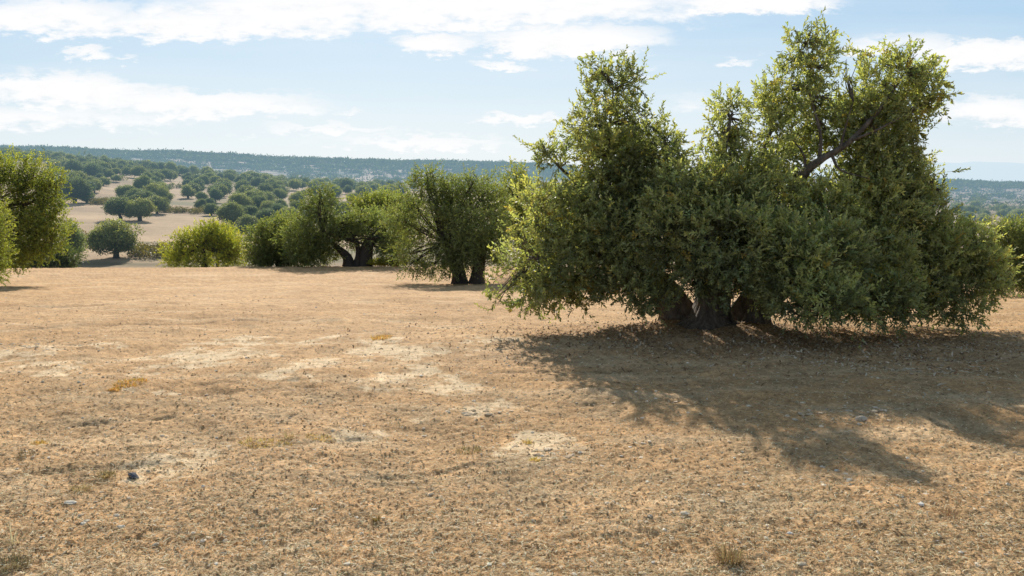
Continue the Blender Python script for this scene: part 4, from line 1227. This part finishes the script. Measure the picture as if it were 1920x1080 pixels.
n_big = uv_noise(9, 34, 7, 0.6, 2.0, 0.4); n_fine = uv_noise(34, 90, 6, 0.62, 7.0)
n_str = uv_noise(3.0, 26, 5, 0.55, 4.0)


def pxuv(px, py):
    q = P(px, py, 1.0); return q[0], q[2] - CAM_Z


CL = [(880, 8, 500, 46, 1.0), (400, 48, 330, 28, .95), (90, 30, 190, 34, .95), (560, 20, 330, 40, .9), (810, 84, 95, 20, 1.0), (1060, 76, 215, 27, 1.0), (160, 101, 48, 12, .85), (235, 108, 40, 8, .5),
      (110, 172, 230, 34, 1.0), (330, 196, 300, 26, .95), (90, 222, 320, 22, .7), (560, 205, 60, 8, .6), (1870, 100, 170, 26, 1.0), (1700, 86, 150, 24, .7), (1860, 212, 140, 30, .95), (1430, 6, 170, 22, .95), (1240, 25, 120, 18, .5),
      (600, 245, 170, 11, .75), (760, 268, 230, 14, .75), (985, 222, 80, 12, .8), (945, 123, 75, 10, .75), (1385, 117, 34, 8, .6), (660, 210, 50, 7, .5), (1330, 190, 90, 20, .4), (1200, 130, 60, 8, .4), (500, 238, 60, 8, .5),
      # beyond the frame, so that the whole sky carries clouds
      (900, -120, 900, 50, .7), (2300, 40, 260, 60, .8), (-400, 60, 280, 60, .8), (-500, 180, 300, 30, .8), (2500, 180, 300, 30, .8), (300, -300, 600, 60, .8), (1700, -380, 700, 80, .8)]
mask = None
wu = mth('MULTIPLY', mth('SUBTRACT', n_big, .5), 0.16); wv = mth('MULTIPLY', mth('SUBTRACT', n_fine, .5), 0.045)
Uw = mth('ADD', U, wu); Vw = mth('ADD', Vv, mth('ADD', wv, mth('MULTIPLY', wu, .16)))
for px, py, rx, ry, a in CL:
    cu, cv = pxuv(px, py)
    du = mth('MULTIPLY', mth('SUBTRACT', Uw, float(cu)), F / (rx * 1.15)); dv = mth('MULTIPLY', mth('SUBTRACT', Vw, float(cv)), F / (ry * 1.3))
    d2 = mth('ADD', mth('MULTIPLY', du, du), mth('MULTIPLY', dv, dv))
    b = mth('MULTIPLY_ADD', d2, -a, a, clamp=True)
    mask = b if mask is None else mth('MAXIMUM', mask, b)
dens = mth('ADD', mth('MULTIPLY', mask, 1.15), mth('ADD', mth('MULTIPLY', mth('SUBTRACT', n_big, .52), 1.3), mth('MULTIPLY', mth('SUBTRACT', n_fine, .5), .9)))
mr = N(nt, 'ShaderNodeMapRange', interpolation_type='SMOOTHSTEP'); Lk(dens, mr.inputs[0]); mr.inputs[1].default_value = .02; mr.inputs[2].default_value = 1.0
gate = mth('MULTIPLY', mask, 2.2, clamp=True)
cloud = mth('MULTIPLY', mr.outputs[0], gate)
# thin veil, thicker toward the horizon
hz = mth('EXPONENT', mth('MULTIPLY', mth('MAXIMUM', Vv, 0.0), -8.0))
veil = mth('ADD', mth('MULTIPLY', hz, .88), mth('MULTIPLY', mth('SUBTRACT', n_str, .42), .75), clamp=True)
skys = N(nt, 'ShaderNodeVectorMath', operation='SCALE'); Lk(sky.outputs[0], skys.inputs[0]); skys.inputs['Scale'].default_value = 0.62
hi_ = mth('MULTIPLY', mth('SUBTRACT', Vv, 0.0), 3.2, clamp=True)

def mixc(f, a, b):
    m = N(nt, 'ShaderNodeMix', data_type='RGBA')
    if isinstance(f, float): m.inputs[0].default_value = f
    else: Lk(f, m.inputs[0])
    for s, v in ((6, a), (7, b)):
        if isinstance(v, tuple): m.inputs[s].default_value = (*v, 1)
        else: Lk(v, m.inputs[s])
    return m.outputs[2]
SKY_STR = 0.105
k = 1 / SKY_STR
blue = mixc(hi_, (.70 * k, .86 * k, .97 * k), (.29 * k, .62 * k, .99 * k))
c0 = mixc(0.72, skys.outputs[0], blue)
c1 = mixc(mth('MULTIPLY', veil, .8), c0, (.86 * k, .93 * k, .98 * k))
shade = mth('MULTIPLY_ADD', n_fine, .14, .945)
cw = N(nt, 'ShaderNodeVectorMath', operation='SCALE'); cw.inputs[0].default_value = (.985 * k, .985 * k, .99 * k); Lk(shade, cw.inputs['Scale'])
above = mth('MULTIPLY', mth('MULTIPLY', mth('SUBTRACT', Vv, 0.24), 3.0, clamp=True), mth('MULTIPLY_ADD', n_str, .6, .6, clamp=True))
c1 = mixc(above, c1, (.20 * k, .27 * k, .37 * k))     # unseen sky above the frame, darkened to weaken the fill light
c2 = mixc(cloud, c1, cw.outputs[0])
bg = N(nt, 'ShaderNodeBackground'); Lk(c2, bg.inputs[0]); bg.inputs[1].default_value = SKY_STR
Lk(bg.outputs[0], wo.inputs[0])

# ------------------------------------------------------------------ camera
cd = bpy.data.cameras.new('camera'); cam = link('camera', cd)
cd.sensor_width = 36; cd.lens = F / 1920 * 36; cd.clip_start = 0.1; cd.clip_end = 12000
cam.location = (0, 0, CAM_Z); cam.rotation_euler = (math.pi / 2 - PITCH, 0, 0)
scene.camera = cam
scene.view_settings.view_transform = 'Standard'; scene.view_settings.look = 'None'
scene.view_settings.exposure = 0; scene.view_settings.gamma = 1
scene.cycles.max_bounces = 5; scene.cycles.transmission_bounces = 4; scene.cycles.diffuse_bounces = 3; scene.cycles.glossy_bounces = 2
w.cycles.sampling_method = 'MANUAL'; w.cycles.sample_map_resolution = 512
